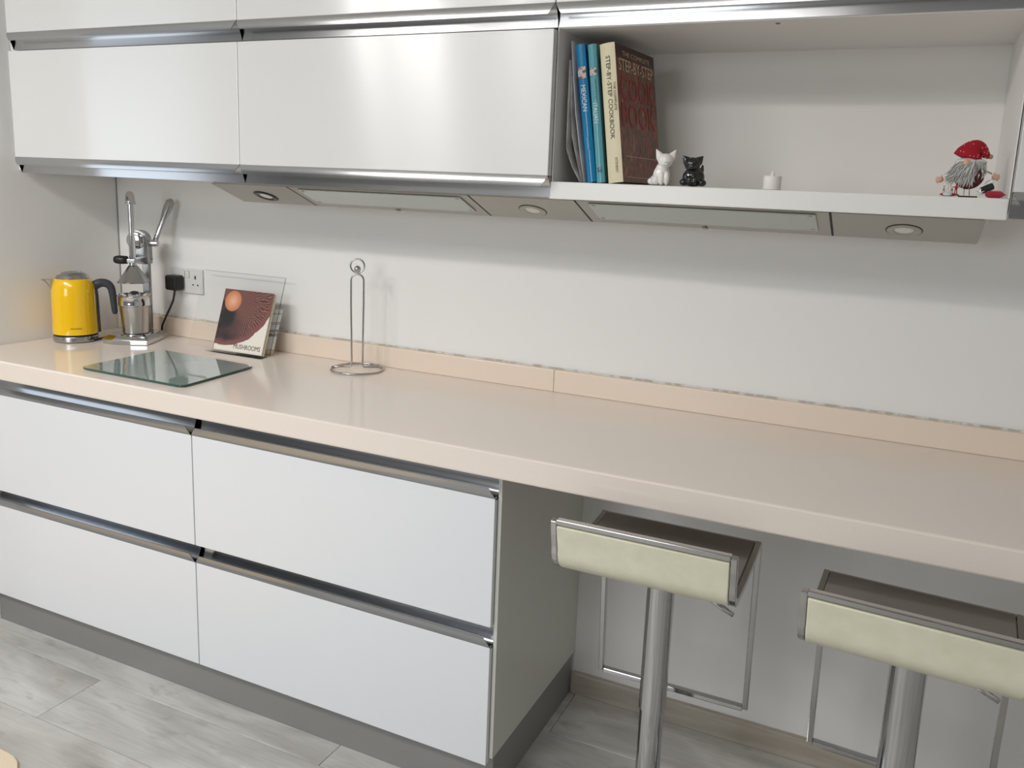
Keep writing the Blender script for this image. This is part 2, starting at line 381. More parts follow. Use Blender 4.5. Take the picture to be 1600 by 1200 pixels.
wall_cabinet(2.7745, 3.67, ZT0, 2.25, 'upper white wall cabinet at the right edge above its twin')

# open shelf unit
YS, ZST, ZSB = -.3609, 1.4703, 1.4318
n_ = tag(empty('open_shelf_unit', (1.8706, 0, 1.4703)), 'open white shelf unit holding cookbooks and ornaments', 'shelf')
NW = 2.7728-1.8706
bm = bmesh.new(); abox(bm, -.0045, NW+.0, YS, -.0005, ZSB-ZST, 0); link('shelf_board', bm, SHELFW, n_, bevel=.002)
box('side_panel', .0002, .0022, YS+.001, -.010, .0005, .3347, NICHE, n_)
box('side_panel', NW-.0022, NW-.0002, YS+.001, -.010, .0005, .3347, NICHE, n_)
box('back_panel', .0005, NW-.0005, -.009, -.0005, .0005, .3347, NICHE, n_)
tp = box('top_panel', .0005, NW-.0005, YS+.004, -.0005, .3262, .3349, NICHE, n_)
tp.location.z = -.0005
bm = bmesh.new(); lathe(bm, [(.0045, 0), (.0045, -.0016), (.002, -.0022)], 14, (2.3291-1.8706, -.325, .3259)); link('fixing_cap', bm, mat('cap_grey', srgb(120, 110, 100), .6), n_)
# the shelf unit top must meet the rail of the cabinet above
# ============================================================ EXTRACTOR HOOD
hd = tag(empty('extractor_hood', (.7672, 0, 1.38)), 'long brushed steel extractor hood with two glass panels under the wall cabinets', 'hood')
HX = [0, .2769, .8437, 1.1264, 1.6938, 1.9792]
SL = .05/.1275
def hz(y): return (-.1425-y)*SL      # height of the sloping underside above local zero
bm = bmesh.new()
YF = -.345
prof = [(-.1425, .0), (-.1425, .049), (-.36+.006, .049), (-.36+.006, .0512-.004), (-.2725, hz(-.2725))]
prof = [(-.1425, 0), (-.1425, .0505), (-.272, .0505)]
a = [bm.verts.new((HX[0], y, z)) for y, z in prof]; b = [bm.verts.new((HX[-1], y, z)) for y, z in prof]
for k in range(3): bm.faces.new((a[k], a[(k+1) % 3], b[(k+1) % 3], b[k]))
bm.faces.new(a); bm.faces.new(b[::-1])
link('casing', bm, HOODM, hd)
bm = bmesh.new(); abox(bm, .01, 1.095, -.271, -.1435, .0506, .0620)
link('collar', bm, HOODM, hd)
def slope_mat(x, y, off=0):
    n = Vector((0, -SL, -1)).normalized(); ydir = Vector((0, 1, -SL)).normalized(); xdir = Vector((1, 0, 0))
    T = Matrix((xdir, ydir, -n)).transposed().to_4x4(); T.translation = Vector((x, y, hz(y)))+n*off
    return T
hp = Vector((1, SL)).length
def slab(name, x0, x1, y0, y1, lift, th, m, parent, bev=0):
    T = slope_mat(0, 0); bm = bmesh.new()
    for v in abox(bm, x0, x1, y0*hp, y1*hp, -lift-th, -lift):
        pass
    o = link(name, bm, m, parent, bevel=bev)
    T = slope_mat(0, -.1425)
    T = Matrix.Translation((0, -.1425, 0)) @ Matrix.Rotation(-math.atan(SL), 4, 'X')
    o.matrix_local = T
    return o
for i in range(5):
    x0, x1 = HX[i]+.0026, HX[i+1]-.0026
    if i in (0, 2, 4):
        s = slab('lamp_panel', x0, x1, -.1295, 0, .0, .0015, HOODM, hd)
        lx = {0: .9048, 2: 1.7546, 4: 2.6043}[i]-.7672; ly = -.0595
        bm = bmesh.new(); T = Matrix.Translation((lx, ly, -.0015)) @ Matrix.Rotation(pi, 4, 'X')
        lathe(bm, [(.034, 0), (.034, .0015), (.031, .0028), (.0225, .0026), (.0195, .0005)], 36, (0, 0, 0), T, cap=False)
        r_ = link('lamp_ring', bm, BLACK if i == 0 else HOODM, s, smooth=True)
        bm = bmesh.new(); lathe(bm, [(.0195, .0), (.017, .0016), (.008, .0024)], 30, (0, 0, 0), T); link('lamp_lens', bm, LENS, s, smooth=True)
        bm = bmesh.new(); lathe(bm, [(.0360, 0), (.0360, .0008), (.0338, .0008)], 36, (0, 0, 0), T, cap=False); link('ring_dark_line', bm, HOLE, s)  # thin dark line around the lamp ring
    else:
        s = slab('filter_panel', x0, x1, -.1295, 0, .0, .0015, HOODM, hd)
        gx0 = x0+.028; gx1 = x1-.026
        bm = bmesh.new(); abox(bm, gx0, gx1, -.1290, -.033, -.0050, -.0021); g_ = link('glass_panel', bm, HGLASS, s, bevel=.001)
        for x in (gx0+.012, gx1-.012):
            for y in (-.121, -.043):
                bm = bmesh.new(); lathe(bm, [(.0045, -.0050), (.0045, -.0062), (.003, -.0068)], 12, (x, y, 0)); link('glass_screw', bm, CHROMED, s, smooth=True)
        bm = bmesh.new(); lathe(bm, [(.007, -.0015), (.007, -.006), (.004, -.0075)], 16, ((x0+x1)/2, -.008, 0)); link('latch', bm, CHROMED, s, smooth=True)

for i in (1, 2, 3, 4):
    gw = .0022 if i == 4 else .0010
    slab('panel_gap', HX[i]-gw, HX[i]+gw, -.1290, -.0005, .0002, .0016, HOLE, hd)
# ============================================================ SOCKET, PLUG AND CORD
sk = tag(empty('double_socket', (.3765, -.0005, 1.0955)), 'white double wall socket with a black plug in its left outlet', 'socket')
bm = bmesh.new(); abox(bm, -.073, .073, -.008, 0, -.043, .043); link('face_plate', bm, SOCK, sk, bevel=.003, seg=3)
for x, in ((-.0125,), (.0095,)):
    bm = bmesh.new(); abox(bm, x-.0065, x+.0065, -.0115, -.0078, .011, .033); o = link('rocker_switch', bm, SOCK, sk, bevel=.001)
    bm = bmesh.new(); abox(bm, x-.0072, x+.0072, -.0084, -.0079, .0100, .034); link('switch_recess', bm, DARKGAP, sk)
for cx in (.043,):
    bm = bmesh.new(); abox(bm, cx-.021, cx+.021, -.0088, -.0079, -.025, .030); link('outlet_face', bm, SOCK, sk, bevel=.0006)
    for hx, hz_, w_, h_ in ((0, .0135, .0028, .006), (-.0105, -.012, .003, .0022), (.0105, -.012, .003, .0022)):
        bm = bmesh.new(); abox(bm, cx+hx-w_, cx+hx+w_, -.0096, -.0087, hz_-h_+.0, hz_+h_+.0); link('outlet_hole', bm, HOLE, sk)
pc = tag(empty('power_cord', (.345, -.02, 1.088)), 'black plug and flex running from the socket behind the juicer to the kettle', 'cord')
bm = bmesh.new(); abox(bm, -.026, .026, -.031, .0105, -.026, .026)
o = link('plug', bm, BLACK, pc, bevel=.009, seg=4)
def bez(pts, n=14):
    out = []
    P = [Vector(p) for p in pts]
    for i in range(len(P)-1):
        p0 = P[max(i-1, 0)]; p1 = P[i]; p2 = P[i+1]; p3 = P[min(i+2, len(P)-1)]
        for k in range(n):
            t = k/n; out.append(.5*((2*p1)+(-p0+p2)*t+(2*p0-5*p1+4*p2-p3)*t*t+(-p0+3*p1-3*p2+p3)*t**3))
    return out+[P[-1]]
bm = bmesh.new()
cpts = [(.352, -.036, 1.065), (.352, -.040, 1.045), (.346, -.043, 1.02), (.325, -.050, .975), (.302, -.050, .935), (.290, -.042, .908), (.262, -.040, .9042), (.232, -.062, .9042), (.206, -.105, .9042), (.196, -.160, .9042), (.205, -.215, .9046), (.214, -.2485, .906)]
tube(bm, [Vector(p)-Vector((.345, -.02, 1.088)) for p in bez(cpts)], .0034, 10); link('flex', bm, BLACK, pc, smooth='all')

# ============================================================ KETTLE
kx, ky = .152, -.263
vd = Vector((2.6119-kx, -2.0885-ky)).normalized()             # towards the camera
kang = math.atan2(.77, .64)                                     # handle direction
kt = tag(empty('kettle', (kx, ky, ZW+.0004), kang), 'bright yellow electric kettle with dark grey handle, on the left of the worktop', 'kettle')
bm = bmesh.new(); lathe(bm, [(.066, 0), (.080, .0008), (.084, .004), (.0845, .018), (.083, .0215)], 56); link('base_ring', bm, SATIN, kt, smooth=True)
bm = bmesh.new(); lathe(bm, [(.080, .0216), (.0815, .022), (.0815, .0262), (.080, .0265)], 56); link('base_seal', bm, BLACK, kt, smooth=True)
prof = [(.078, .0268), (.0845, .0285), (.0840, .060), (.0830, .100), (.0825, .140), (.0822, .165), (.0808, .185), (.077, .202), (.0715, .216), (.0665, .2245), (.0640, .2260)]
bm = bmesh.new(); lathe(bm, prof, 64); link('body', bm, YELLOW, kt, smooth=True)
bm = bmesh.new(); lathe(bm, [(.0635, .2262), (.0635, .2285), (.062, .2300), (.058, .2360), (.046, .2440), (.030, .2490), (.012, .2510)], 56); lid = link('lid', bm, SATIN, kt, smooth=True)
bm = bmesh.new(); abox(bm, -.052, .03, -.012, .012, .243, .2475)
for v in bm.verts:
    r = abs(v.co.x+.011); v.co.z = .2360+ (.2545-.2360)*max(0, 1-(abs(v.co.x)/.075)**2)-(.004 if v.co.z < .245 else 0)
link('lid_button', bm, SATIN, lid, bevel=.002)
# spout (towards -x local)
bm = bmesh.new(); rings = []
sp = [(-.0700, .172, .003, .003), (-.0815, .186, .013, .006), (-.0870, .198, .018, .010), (-.0945, .2085, .0175, .0105), (-.1030, .2165, .0125, .007), (-.1115, .2200, .0055, .0032)]
tops = [(-.060, .221), (-.072, .2215), (-.082, .222), (-.091, .2222), (-.1015, .2226), (-.1120, .2230)]
A = []
for (x, z, wy, d), (tx, tz) in zip(sp, tops):
    A.append([bm.verts.new(q) for q in ((tx, wy*1.15, tz), (x*.5+tx*.5+.001, wy, (z+tz)/2), (x, wy*.35, z), (x, -wy*.35, z), (x*.5+tx*.5+.001, -wy, (z+tz)/2), (tx, -wy*1.15, tz))])
for a, b in zip(A, A[1:]):
    for k in range(6): bm.faces.new((a[k], a[(k+1) % 6], b[(k+1) % 6], b[k]))
bm.faces.new(A[0]); bm.faces.new(A[-1])
link('spout', bm, SATIN, kt, smooth=True)
# handle: back strip on the body plus open hook
bm = bmesh.new()
hc = [(.074, .196, .018), (.092, .206, .0165), (.110, .2085, .0150), (.128, .2030, .0150), (.1385, .189, .0150), (.1425, .170, .0142), (.1450, .140, .0130), (.1470, .115, .0120), (.1480, .099, .0105), (.1483, .0925, .0060)]
hp_ = bez([(a, 0, b) for a, b, c in hc], 5); rr = []
kt.scale = (.79, .79, .905)
for i in range(len(hp_)):
    t = i/5; k = min(int(t), len(hc)-2); rr.append(hc[k][2]*(1-(t-k))+hc[k+1][2]*(t-k))
tube(bm, hp_, rr, 16)
for v in bm.verts: v.co.y *= .92
link('handle', bm, DGREY, kt, smooth='all')
bm = bmesh.new()
bk = [(.060, .219), (.074, .206), (.0835, .190), (.0860, .160), (.0868, .120), (.0875, .070), (.0885, .035), (.0890, .0285)]
flat = []
for (x, z) in bk: flat.append((x, z))
rg = []
for i, (x, z) in enumerate(flat):
    hw = .019-.007*i/len(flat)
    rg.append([bm.verts.new(q) for q in ((x-.010, -hw, z), (x+.003, -hw*.75, z), (x+.005, 0, z), (x+.003, hw*.75, z), (x-.010, hw, z))])
for a, b in zip(rg, rg[1:]):
    for k in range(5): bm.faces.new((a[k], a[(k+1) % 5], b[(k+1) % 5], b[k]))
bm.faces.new(rg[0]); bm.faces.new(rg[-1])
link('handle_mount', bm, DGREY, kt, smooth=True)
va = math.atan2(vd.y, vd.x)-kang
def kwarp(p):
    a = va+.02+p.x/.0845; r = .0845+p.z
    return Vector((r*cos(a), r*sin(a), .0525+p.y))
text('lettering', 'KENWOOD', .01, INKD, kt, None, fit=(.040, .0052), warp=kwarp)
bm = bmesh.new(); 
for i in range(5):
    for k in range(2):
        a = va+.62+i*.055
        r0 = .0846
        v = [bm.verts.new((r*cos(q), r*sin(q), z)) for r, q, z in ((r0, a, .008+k*.006), (r0, a+.04, .008+k*.006), (r0, a+.04, .0115+k*.006), (r0, a, .0115+k*.006))]
        bm.faces.new(v)
link('base_marking', bm, DGREY, kt)

# ============================================================ CITRUS JUICER
jz = R(27)
jt = tag(empty('citrus_press', (.301, -.138, ZW+.0004), jz), 'chrome lever citrus press with steel cup, between kettle and socket', 'juicer')
JY = .0
bm = bmesh.new()
def slabpoly(bm, o0, o1, z0, z1):
    a = [bm.verts.new((x, y, z0)) for x, y in o0]; b = [bm.verts.new((x, y, z1)) for x, y in o1]
    n = len(a)
    for k in range(n): bm.faces.new((a[k], a[(k+1) % n], b[(k+1) % n], b[k]))
    bm.faces.new(a); bm.faces.new(b)
base_o = [(-.092, -.080), (-.050, -.101), (.010, -.105), (.062, -.100), (.066, .060), (.050, .078), (-.076, .078), (-.090, .066)]
mid_o = base_o
top_o = [(x*.80, y*.86) for x, y in base_o]
slabpoly(bm, base_o, mid_o, 0, .015)
link('base_foot', bm, CHROME, jt, bevel=.002)
bm = bmesh.new(); slabpoly(bm, [(x*.985, y*.985) for x, y in base_o], top_o, .0152, .026); jb = link('base_plate', bm, CHROME, jt, bevel=.0015)
cyl = -.035
bm = bmesh.new(); lathe(bm, [(.046, .0262), (.046, .029), (.042, .030)], 40, (0, cyl, 0)); link('cup_seat', bm, CHROME, jb, smooth=True)
# cup
bm = bmesh.new(); lathe(bm, [(.036, .0305), (.0395, .032), (.0395, .036), (.0465, .118), (.0478, .121), (.0488, .122)], 48, (0, cyl, 0)); link('cup', bm, SATIN, jt, smooth=True)
bm = bmesh.new(); lathe(bm, [(.0492, .1225), (.0505, .127), (.0495, .131), (.0500, .150), (.0530, .1545), (.0545, .156), (.0530, .1575), (.0510, .155), (.0475, .140), (.030, .136), (.006, .135)], 48, (0, cyl, 0)); fn = link('juice_funnel', bm, CHROME, jt, smooth=True)
bm = bmesh.new()
seg = 40; rings = []
for r, z, amp in ((.027, .1365, .0), (.026, .146, .0025), (.0225, .156, .003), (.017, .1635, .002), (.010, .168, .0006), (.003, .1695, 0)):
    rings.append([bm.verts.new(((r-amp*(.5+.5*cos(10*2*pi*i/seg)))*cos(2*pi*i/seg), cyl+(r-amp*(.5+.5*cos(10*2*pi*i/seg)))*sin(2*pi*i/seg), z)) for i in range(seg)])
for a, b in zip(rings, rings[1:]):
    for i in range(seg): bm.faces.new((a[i], a[(i+1) % seg], b[(i+1) % seg], b[i]))
bm.faces.new(rings[0]); bm.faces.new(rings[-1]); link('reamer', bm, CHROME, fn, smooth='all')
# column + gear housing
bm = bmesh.new(); abox(bm, -.011, .011, .060, .080, .0262, .262); link('column', bm, SATIN, jt, bevel=.002)
bm = bmesh.new()
o_ = []
for x, z in [(-.010, .252), (.026, .252)]+[(-.008+.034*cos(R(a)), .330+.034*sin(R(a))) for a in range(0, 241, 15)]: o_.append((x, z))
a = [bm.verts.new((x, .022, z)) for x, z in o_]; b = [bm.verts.new((x, .0595, z)) for x, z in o_]
n = len(o_)
for k in range(n): bm.faces.new((a[k], a[(k+1) % n], b[(k+1) % n], b[k]))
bm.faces.new(a); bm.faces.new(b)
gh = link('gear_housing', bm, SATIN, jt, bevel=.002)
bm = bmesh.new(); T = Matrix.Translation((-.012, .0218, .330)) @ Matrix.Rotation(R(90), 4, 'X'); lathe(bm, [(.029, 0), (.029, .003), (.024, .006), (.010, .007)], 28, (0, 0, 0), T); link('gear_cap', bm, CHROME, gh, smooth=True)
bm = bmesh.new(); lathe(bm, [(.004, -.0005), (.004, .003), (.002, .004)], 12, (0, 0, 0), Matrix.Translation((.0262, .05, .268)) @ Matrix.Rotation(R(90), 4, 'Y')); link('screw', bm, CHROMED, gh)
# cone bracket + rod
bm = bmesh.new(); abox(bm, -.013, .013, -.052, .0215, .262, .274); link('rod_guide', bm, SATIN, jt, bevel=.002)
bm = bmesh.new(); lathe(bm, [(.0100, .2745), (.0100, .345)], 24, (0, cyl, 0)); lathe(bm, [(.0085, .3452), (.0085, .462)], 24, (0, cyl, 0)); link('rod', bm, CHROME, jt, smooth=True)
bm = bmesh.new(); lathe(bm, [(.0165, .450), (.0170, .454), (.0145, .460), (.0130, .478), (.0090, .488), (.003, .4915)], 28, (0, cyl, 0)); link('rod_cap', bm, CHROME, jt, smooth=True)
bm = bmesh.new(); lathe(bm, [(.011, .2618), (.0118, .253), (.017, .248), (.0460, .202), (.0490, .200), (.0490, .197), (.0465, .1965), (.040, .205), (.004, .215)], 44, (0, cyl, 0)); link('pressing_cone', bm, SATIN, jt, smooth=True)
# small black side knob
bm = bmesh.new(); T = Matrix.Translation((-.013, cyl-.004, .270)) @ Matrix.Rotation(R(-90), 4, 'Y')
lathe(bm, [(.006, 0), (.0125, .003), (.0140, .018), (.0135, .034), (.0105, .043), (.004, .046)], 20, (0, 0, 0), T); link('side_grip', bm, BLACK, jt, smooth='all')
# pivot shaft and lever
bm = bmesh.new(); T = Matrix.Translation((.0262, .034, .322)) @ Matrix.Rotation(R(90), 4, 'Y'); lathe(bm, [(.0110, 0), (.0110, .028), (.009, .030)], 24, (0, 0, 0), T); link('pivot_shaft', bm, CHROME, jt, smooth=True)
bm = bmesh.new()
lp = [(.042, .036, .322), (.051, .044, .350), (.066, .058, .400), (.073, .064, .422), (.080, .070, .442), (.0860, .074, .460), (.089, .076, .468)]
tube(bm, lp, [.0085, .0085, .0095, .0130, .0155, .0140, .006], 16)
for v in bm.verts:
    c_ = .034+(v.co.z-.322)*.285; v.co.y = c_+(v.co.y-c_)*.6
link('lever', bm, SATIN, jt, smooth='all')

# ============================================================ GLASS CHOPPING BOARD
bm = bmesh.new(); 
gb = [(.5335, -.5405), (.5155, -.2435), (.9026, -.2552), (.9272, -.5456)]
def roundpoly(P, r, n=5):
    out = []
    P = [Vector(p) for p in P]; m = len(P)
    for i in range(m):
        p = P[i]; a = (P[i-1]-p).normalized(); b = (P[(i+1) % m]-p).normalized()
        for k in range(n+1):
            t = k/n; q = p+a*r*(1-t)**2+b*r*t**2; out.append((q.x, q.y))
    return out
gp = roundpoly(gb, .022)
a = [bm.verts.new((x, y, 0)) for x, y in gp]; b = [bm.verts.new((x, y, .005)) for x, y in gp]
n = len(gp)
for k in range(n):
    f = bm.faces.new((a[k], a[(k+1) % n], b[(k+1) % n], b[k])); f.material_index = 1
bm.faces.new(a); bm.faces.new(b)
o = link('glass_chopping_board', bm, [BOARD, BOARDE]); o.location = (0, 0, ZW+.002)
bd = empty('glass_chopping_board', (.72, -.4, ZW)); o.name = 'glass_plate'; bd.name = 'glass_chopping_board'
o.parent = bd; o.location = (-.72, .4, .0025)
for x, y in ((.55, -.52), (.535, -.262), (.885, -.272), (.908, -.525)):
    bm = bmesh.new(); lathe(bm, [(.007, .0003), (.007, .0024)], 16, (x-.72, y+.4, 0)); link('rubber_foot', bm, SOCK, bd)
tag(bd, 'pale green glass chopping board lying flat near the worktop edge', 'chopping board')

# ============================================================ COOKBOOK STAND, MUSHROOM BOOK, LEAFLET
# back sheet leans back: bottom (y=-.115,z=.9) to top (y=-.035,z=1.143)
st = tag(empty('cookbook_stand', (.642, -.118, ZW+.0004)), 'clear acrylic cookbook stand leaning back towards the wall', 'book stand')
lean = math.atan2(.0800, .240)
def leanbox(name, x0, x1, y0, y1, z0, z1, m, parent, bev=0):
    bm = bmesh.new(); abox(bm, x0, x1, y0, y1, z0, z1); bmesh.ops.rotate(bm, verts=bm.verts, cent=(0, 0, 0), matrix=Matrix.Rotation(-lean, 3, 'X'))
    return link(name, bm, m, parent, bevel=bev)
leanbox('back_sheet', -.150, .190, 0, .0035, .0015, .2555, ACRYL, st)
leanbox('sheet_edge', .1901, .1912, 0, .0035, .0015, .2555, ACRYLE, st)
leanbox('sheet_edge', -.150, .190, 0, .0035, .2556, .2566, ACRYLE, st)
bm = bmesh.new(); abox(bm, -.04, .190, -.034, .0, 0.0, .0020); link('ledge', bm, ACRYL, st)
bm = bmesh.new(); abox(bm, -.04, .190, -.0375, -.0355, 0.0, .014); link('front_lip', bm, ACRYL, st)
bm = bmesh.new()
v = [bm.verts.new(q) for q in ((-.02, .05, .13), (.06, .05, .13), (.06, .088, .0), (-.02, .088, .0))]; bm.faces.new(v)
o = link('rear_strut', bm, ACRYL, st); sm = o.modifiers.new('solid', 'SOLIDIFY'); sm.thickness = .003; 
def mushroom_mat():
    m = bpy.data.materials.new('mushroom_cover_print'); m.use_nodes = True; nt = m.node_tree; N = nt.nodes; L = nt.links; b = N['Principled BSDF']; b.inputs['Roughness'].default_value = .3
    tc = N.new('ShaderNodeTexCoord'); sp_ = N.new('ShaderNodeSeparateXYZ'); L.new(tc.outputs['Generated'], sp_.inputs[0])
    def mth(op, a, b_=None, c=None):
        n = N.new('ShaderNodeMath'); n.operation = op
        for i, v in enumerate((a, b_, c)):
            if v is None: continue
            if isinstance(v, (int, float)): n.inputs[i].default_value = v
            else: L.new(v, n.inputs[i])
        return n.outputs[0]
    def dist(cx, cy, sx=1, sy=1):
        dx = mth('MULTIPLY', mth('SUBTRACT', sp_.outputs[0], cx), sx); dy = mth('MULTIPLY', mth('SUBTRACT', sp_.outputs[2], cy), sy)
        return mth('SQRT', mth('ADD', mth('MULTIPLY', dx, dx), mth('MULTIPLY', dy, dy))), dx, dy
    def mix(f, c1, c2):
        n = N.new('ShaderNodeMix'); n.data_type = 'RGBA'
        if isinstance(f, (int, float)): n.inputs[0].default_value = f
        else: L.new(f, n.inputs[0])
        for i, c in ((6, c1), (7, c2)):
            if isinstance(c, tuple): n.inputs[i].default_value = c
            else: L.new(c, n.inputs[i])
        return n.outputs[2]
    def step(v, e0, e1):
        n = N.new('ShaderNodeMapRange'); L.new(v, n.inputs[0]); n.inputs[1].default_value = e0; n.inputs[2].default_value = e1; return n.outputs[0]
    nz = N.new('ShaderNodeTexNoise'); nz.inputs['Scale'].default_value = 7; L.new(tc.outputs['Generated'], nz.inputs[0])
    nz2 = N.new('ShaderNodeTexNoise'); nz2.inputs['Scale'].default_value = 4; L.new(tc.outputs['Generated'], nz2.inputs[0])
    d1, dx, dy = dist(.26, .80)
    ang = mth('ARCTAN2', dy, dx)
    wv = mth('SINE', mth('ADD', mth('MULTIPLY', ang, 88.0), mth('MULTIPLY', nz.outputs[0], 16.0)))
    gills = mix(step(wv, -.7, .9), srgb(84, 54, 50), srgb(150, 102, 92))
    shade = step(mth('ADD', ang, mth('MULTIPLY', nz2.outputs[0], .5)), -1.5, -.55)
    cap = mix(shade, mix(step(nz.outputs[0], .3, .7), srgb(44, 34, 36), srgb(78, 58, 58)), gills)
    d2, _, _ = dist(.16, 1.0)
    dn = mth('ADD', d2, mth('MULTIPLY', nz.outputs[0], .06))
    rim = mix(step(dn, .84, .90), cap, srgb(132, 82, 80))
    pic = mix(step(dn, .945, .955), rim, srgb(238, 232, 220))
    pic = mix(step(mth('MULTIPLY', sp_.outputs[2], 1.0), .075, .095), srgb(238, 232, 220), pic)
    dk, _, _ = dist(.17, .56, 1, .8); pic = mix(step(dk, .17, .10), pic, srgb(38, 42, 40))
    d3, _, _ = dist(.205, .81, 1, 1.0)
    stem = mix(step(d3, .0, .16), srgb(240, 186, 150), srgb(205, 128, 88))
    pic = mix(step(d3, .172, .165), pic, stem)
    L.new(pic, b.inputs['Base Color'])
    return m
bk_ = tag(empty('mushroom_cookbook', (.720, -.126, ZW+.0030)), 'square mushroom cookbook with brown gill photo cover, on the acrylic stand', 'book')
leanbox('page_block', -.0965, .0985, -.0105, -.0015, .0015, .197, PAPER, bk_)
c_ = leanbox('front_cover', -.0985, .1000, -.0125, -.0107, .0, .199, mushroom_mat(), bk_)
leanbox('back_cover', -.0985, .1000, -.0014, .0003, .0, .199, mat('cover_cream', srgb(232, 226, 214), .4), bk_)
leanbox('spine', -.1002, -.0987, -.0125, .0003, .0, .199, mat('spine_brown', srgb(90, 60, 55), .4), bk_)
Tm = Matrix.Rotation(-lean, 4, 'X') @ Matrix.Translation((.037, -.0129, .0185)) @ Matrix.Rotation(R(90), 4, 'X')
text('lettering', 'MUSHROOMS', .02, mat('grey_ink', srgb(92, 82, 78), .6), bk_, Tm, fit=(.108, .0150))
# curled leaflet standing behind the book, in front of the back sheet bottom right
def leaflet_mat():
    m = mat('leaflet_print', srgb(228, 226, 220), .5); nt = m.node_tree; N = nt.nodes; L = nt.links; b = N['Principled BSDF']
    tc = N.new('ShaderNodeTexCoord'); sp_ = N.new('ShaderNodeSeparateXYZ'); L.new(tc.outputs['Generated'], sp_.inputs[0])
    cr = N.new('ShaderNodeValToRGB'); cr.color_ramp.interpolation = 'CONSTANT'; L.new(sp_.outputs[2], cr.inputs[0]); e = cr.color_ramp.elements
    e[0].position = 0; e[0].color = srgb(196, 150, 88); e[1].position = .13; e[1].color = srgb(228, 226, 220)
    for p, c in ((.40, (40, 40, 44)), (.47, (228, 226, 220)), (.49, (30, 30, 34)), (.55, (220, 218, 214)), (.66, (140, 110, 120)), (.72, (226, 224, 220)), (.88, (120, 120, 122)), (.91, (228, 226, 220))):
        q = e.new(p); q.color = srgb(*c)
    wv = N.new('ShaderNodeTexNoise'); wv.inputs['Scale'].default_value = 60; L.new(tc.outputs['Generated'], wv.inputs[0])
    mx = N.new('ShaderNodeMix'); mx.data_type = 'RGBA'; r = N.new('ShaderNodeMapRange'); L.new(wv.outputs[0], r.inputs[0]); r.inputs[1].default_value = .5; r.inputs[2].default_value = .54
    L.new(r.outputs[0], mx.inputs[0]); L.new(cr.outputs[0], mx.inputs[6]); mx.inputs[7].default_value = srgb(232, 230, 226); L.new(mx.outputs[2], b.inputs['Base Color'])
    return m
bm = bmesh.new(); g0 = []
for i in range(13):
    z = .142*i/12; bow = .030*(z/.142)**1.6
    g0.append([bm.verts.new((x, (-.003 if x < .02 else .006)+z*.30+bow*.25+ (.012*(x+.06)/.09 if x > 0 else 0), z)) for x in (-.06, -.02, .0, .014, .024, .030)])
for a, b in zip(g0, g0[1:]):
    for k in range(5): bm.faces.new((a[k], a[k+1], b[k+1], b[k]))
o = link('leaflet', bm, leaflet_mat(), smooth='all'); o.location = (.790, -.106, ZW+.0008)
s_ = o.modifiers.new('solid', 'SOLIDIFY'); s_.thickness = .0035
tag(o, 'curled printed leaflet tucked behind the mushroom cookbook', 'leaflet')

# ============================================================ PAPER TOWEL HOLDER
th = tag(empty('towel_holder', (1.157, -.1035, ZW+.0003), R(24)), 'thin chrome wire paper towel holder, empty, in the middle of the worktop', 'towel holder')
bm = bmesh.new(); tube(bm, [(.0765*cos(2*pi*i/48), .0765*sin(2*pi*i/48), .0032) for i in range(48)], .0028, 10, True); link('base_ring', bm, CHROMED, th, smooth='all')
bm = bmesh.new()
path = [(-.0735, -.012, .0085), (-.050, -.006, .0088), (-.020, 0, .009), (-.0165, 0, .0125), (-.0170, 0, .10), (-.0185, 0, .20), (-.0185, 0, .268)]
path += [(-.0185*cos(R(a)), 0, .268+.0185*sin(R(a))) for a in range(15, 180, 15)]
path += [(.0185, 0, .268), (.0185, 0, .20), (.0170, 0, .10), (.0165, 0, .0125), (.020, 0, .009), (.050, .006, .0088), (.0735, .012, .0085)]
tube(bm, path, .0028, 10); link('wire_upright', bm, CHROMED, th, smooth='all')
bm = bmesh.new(); tube(bm, [(.0205*cos(2*pi*i/32), 0, .3105+.0205*sin(2*pi*i/32)) for i in range(32)], .0025, 10, True); link('top_ring', bm, CHROMED, th, smooth='all')
bm = bmesh.new(); ellipsoid(bm, (0, 0, .3012), (.0100, .0100, .0100), seg=20); link('ball', bm, CHROMED, th, smooth='all')

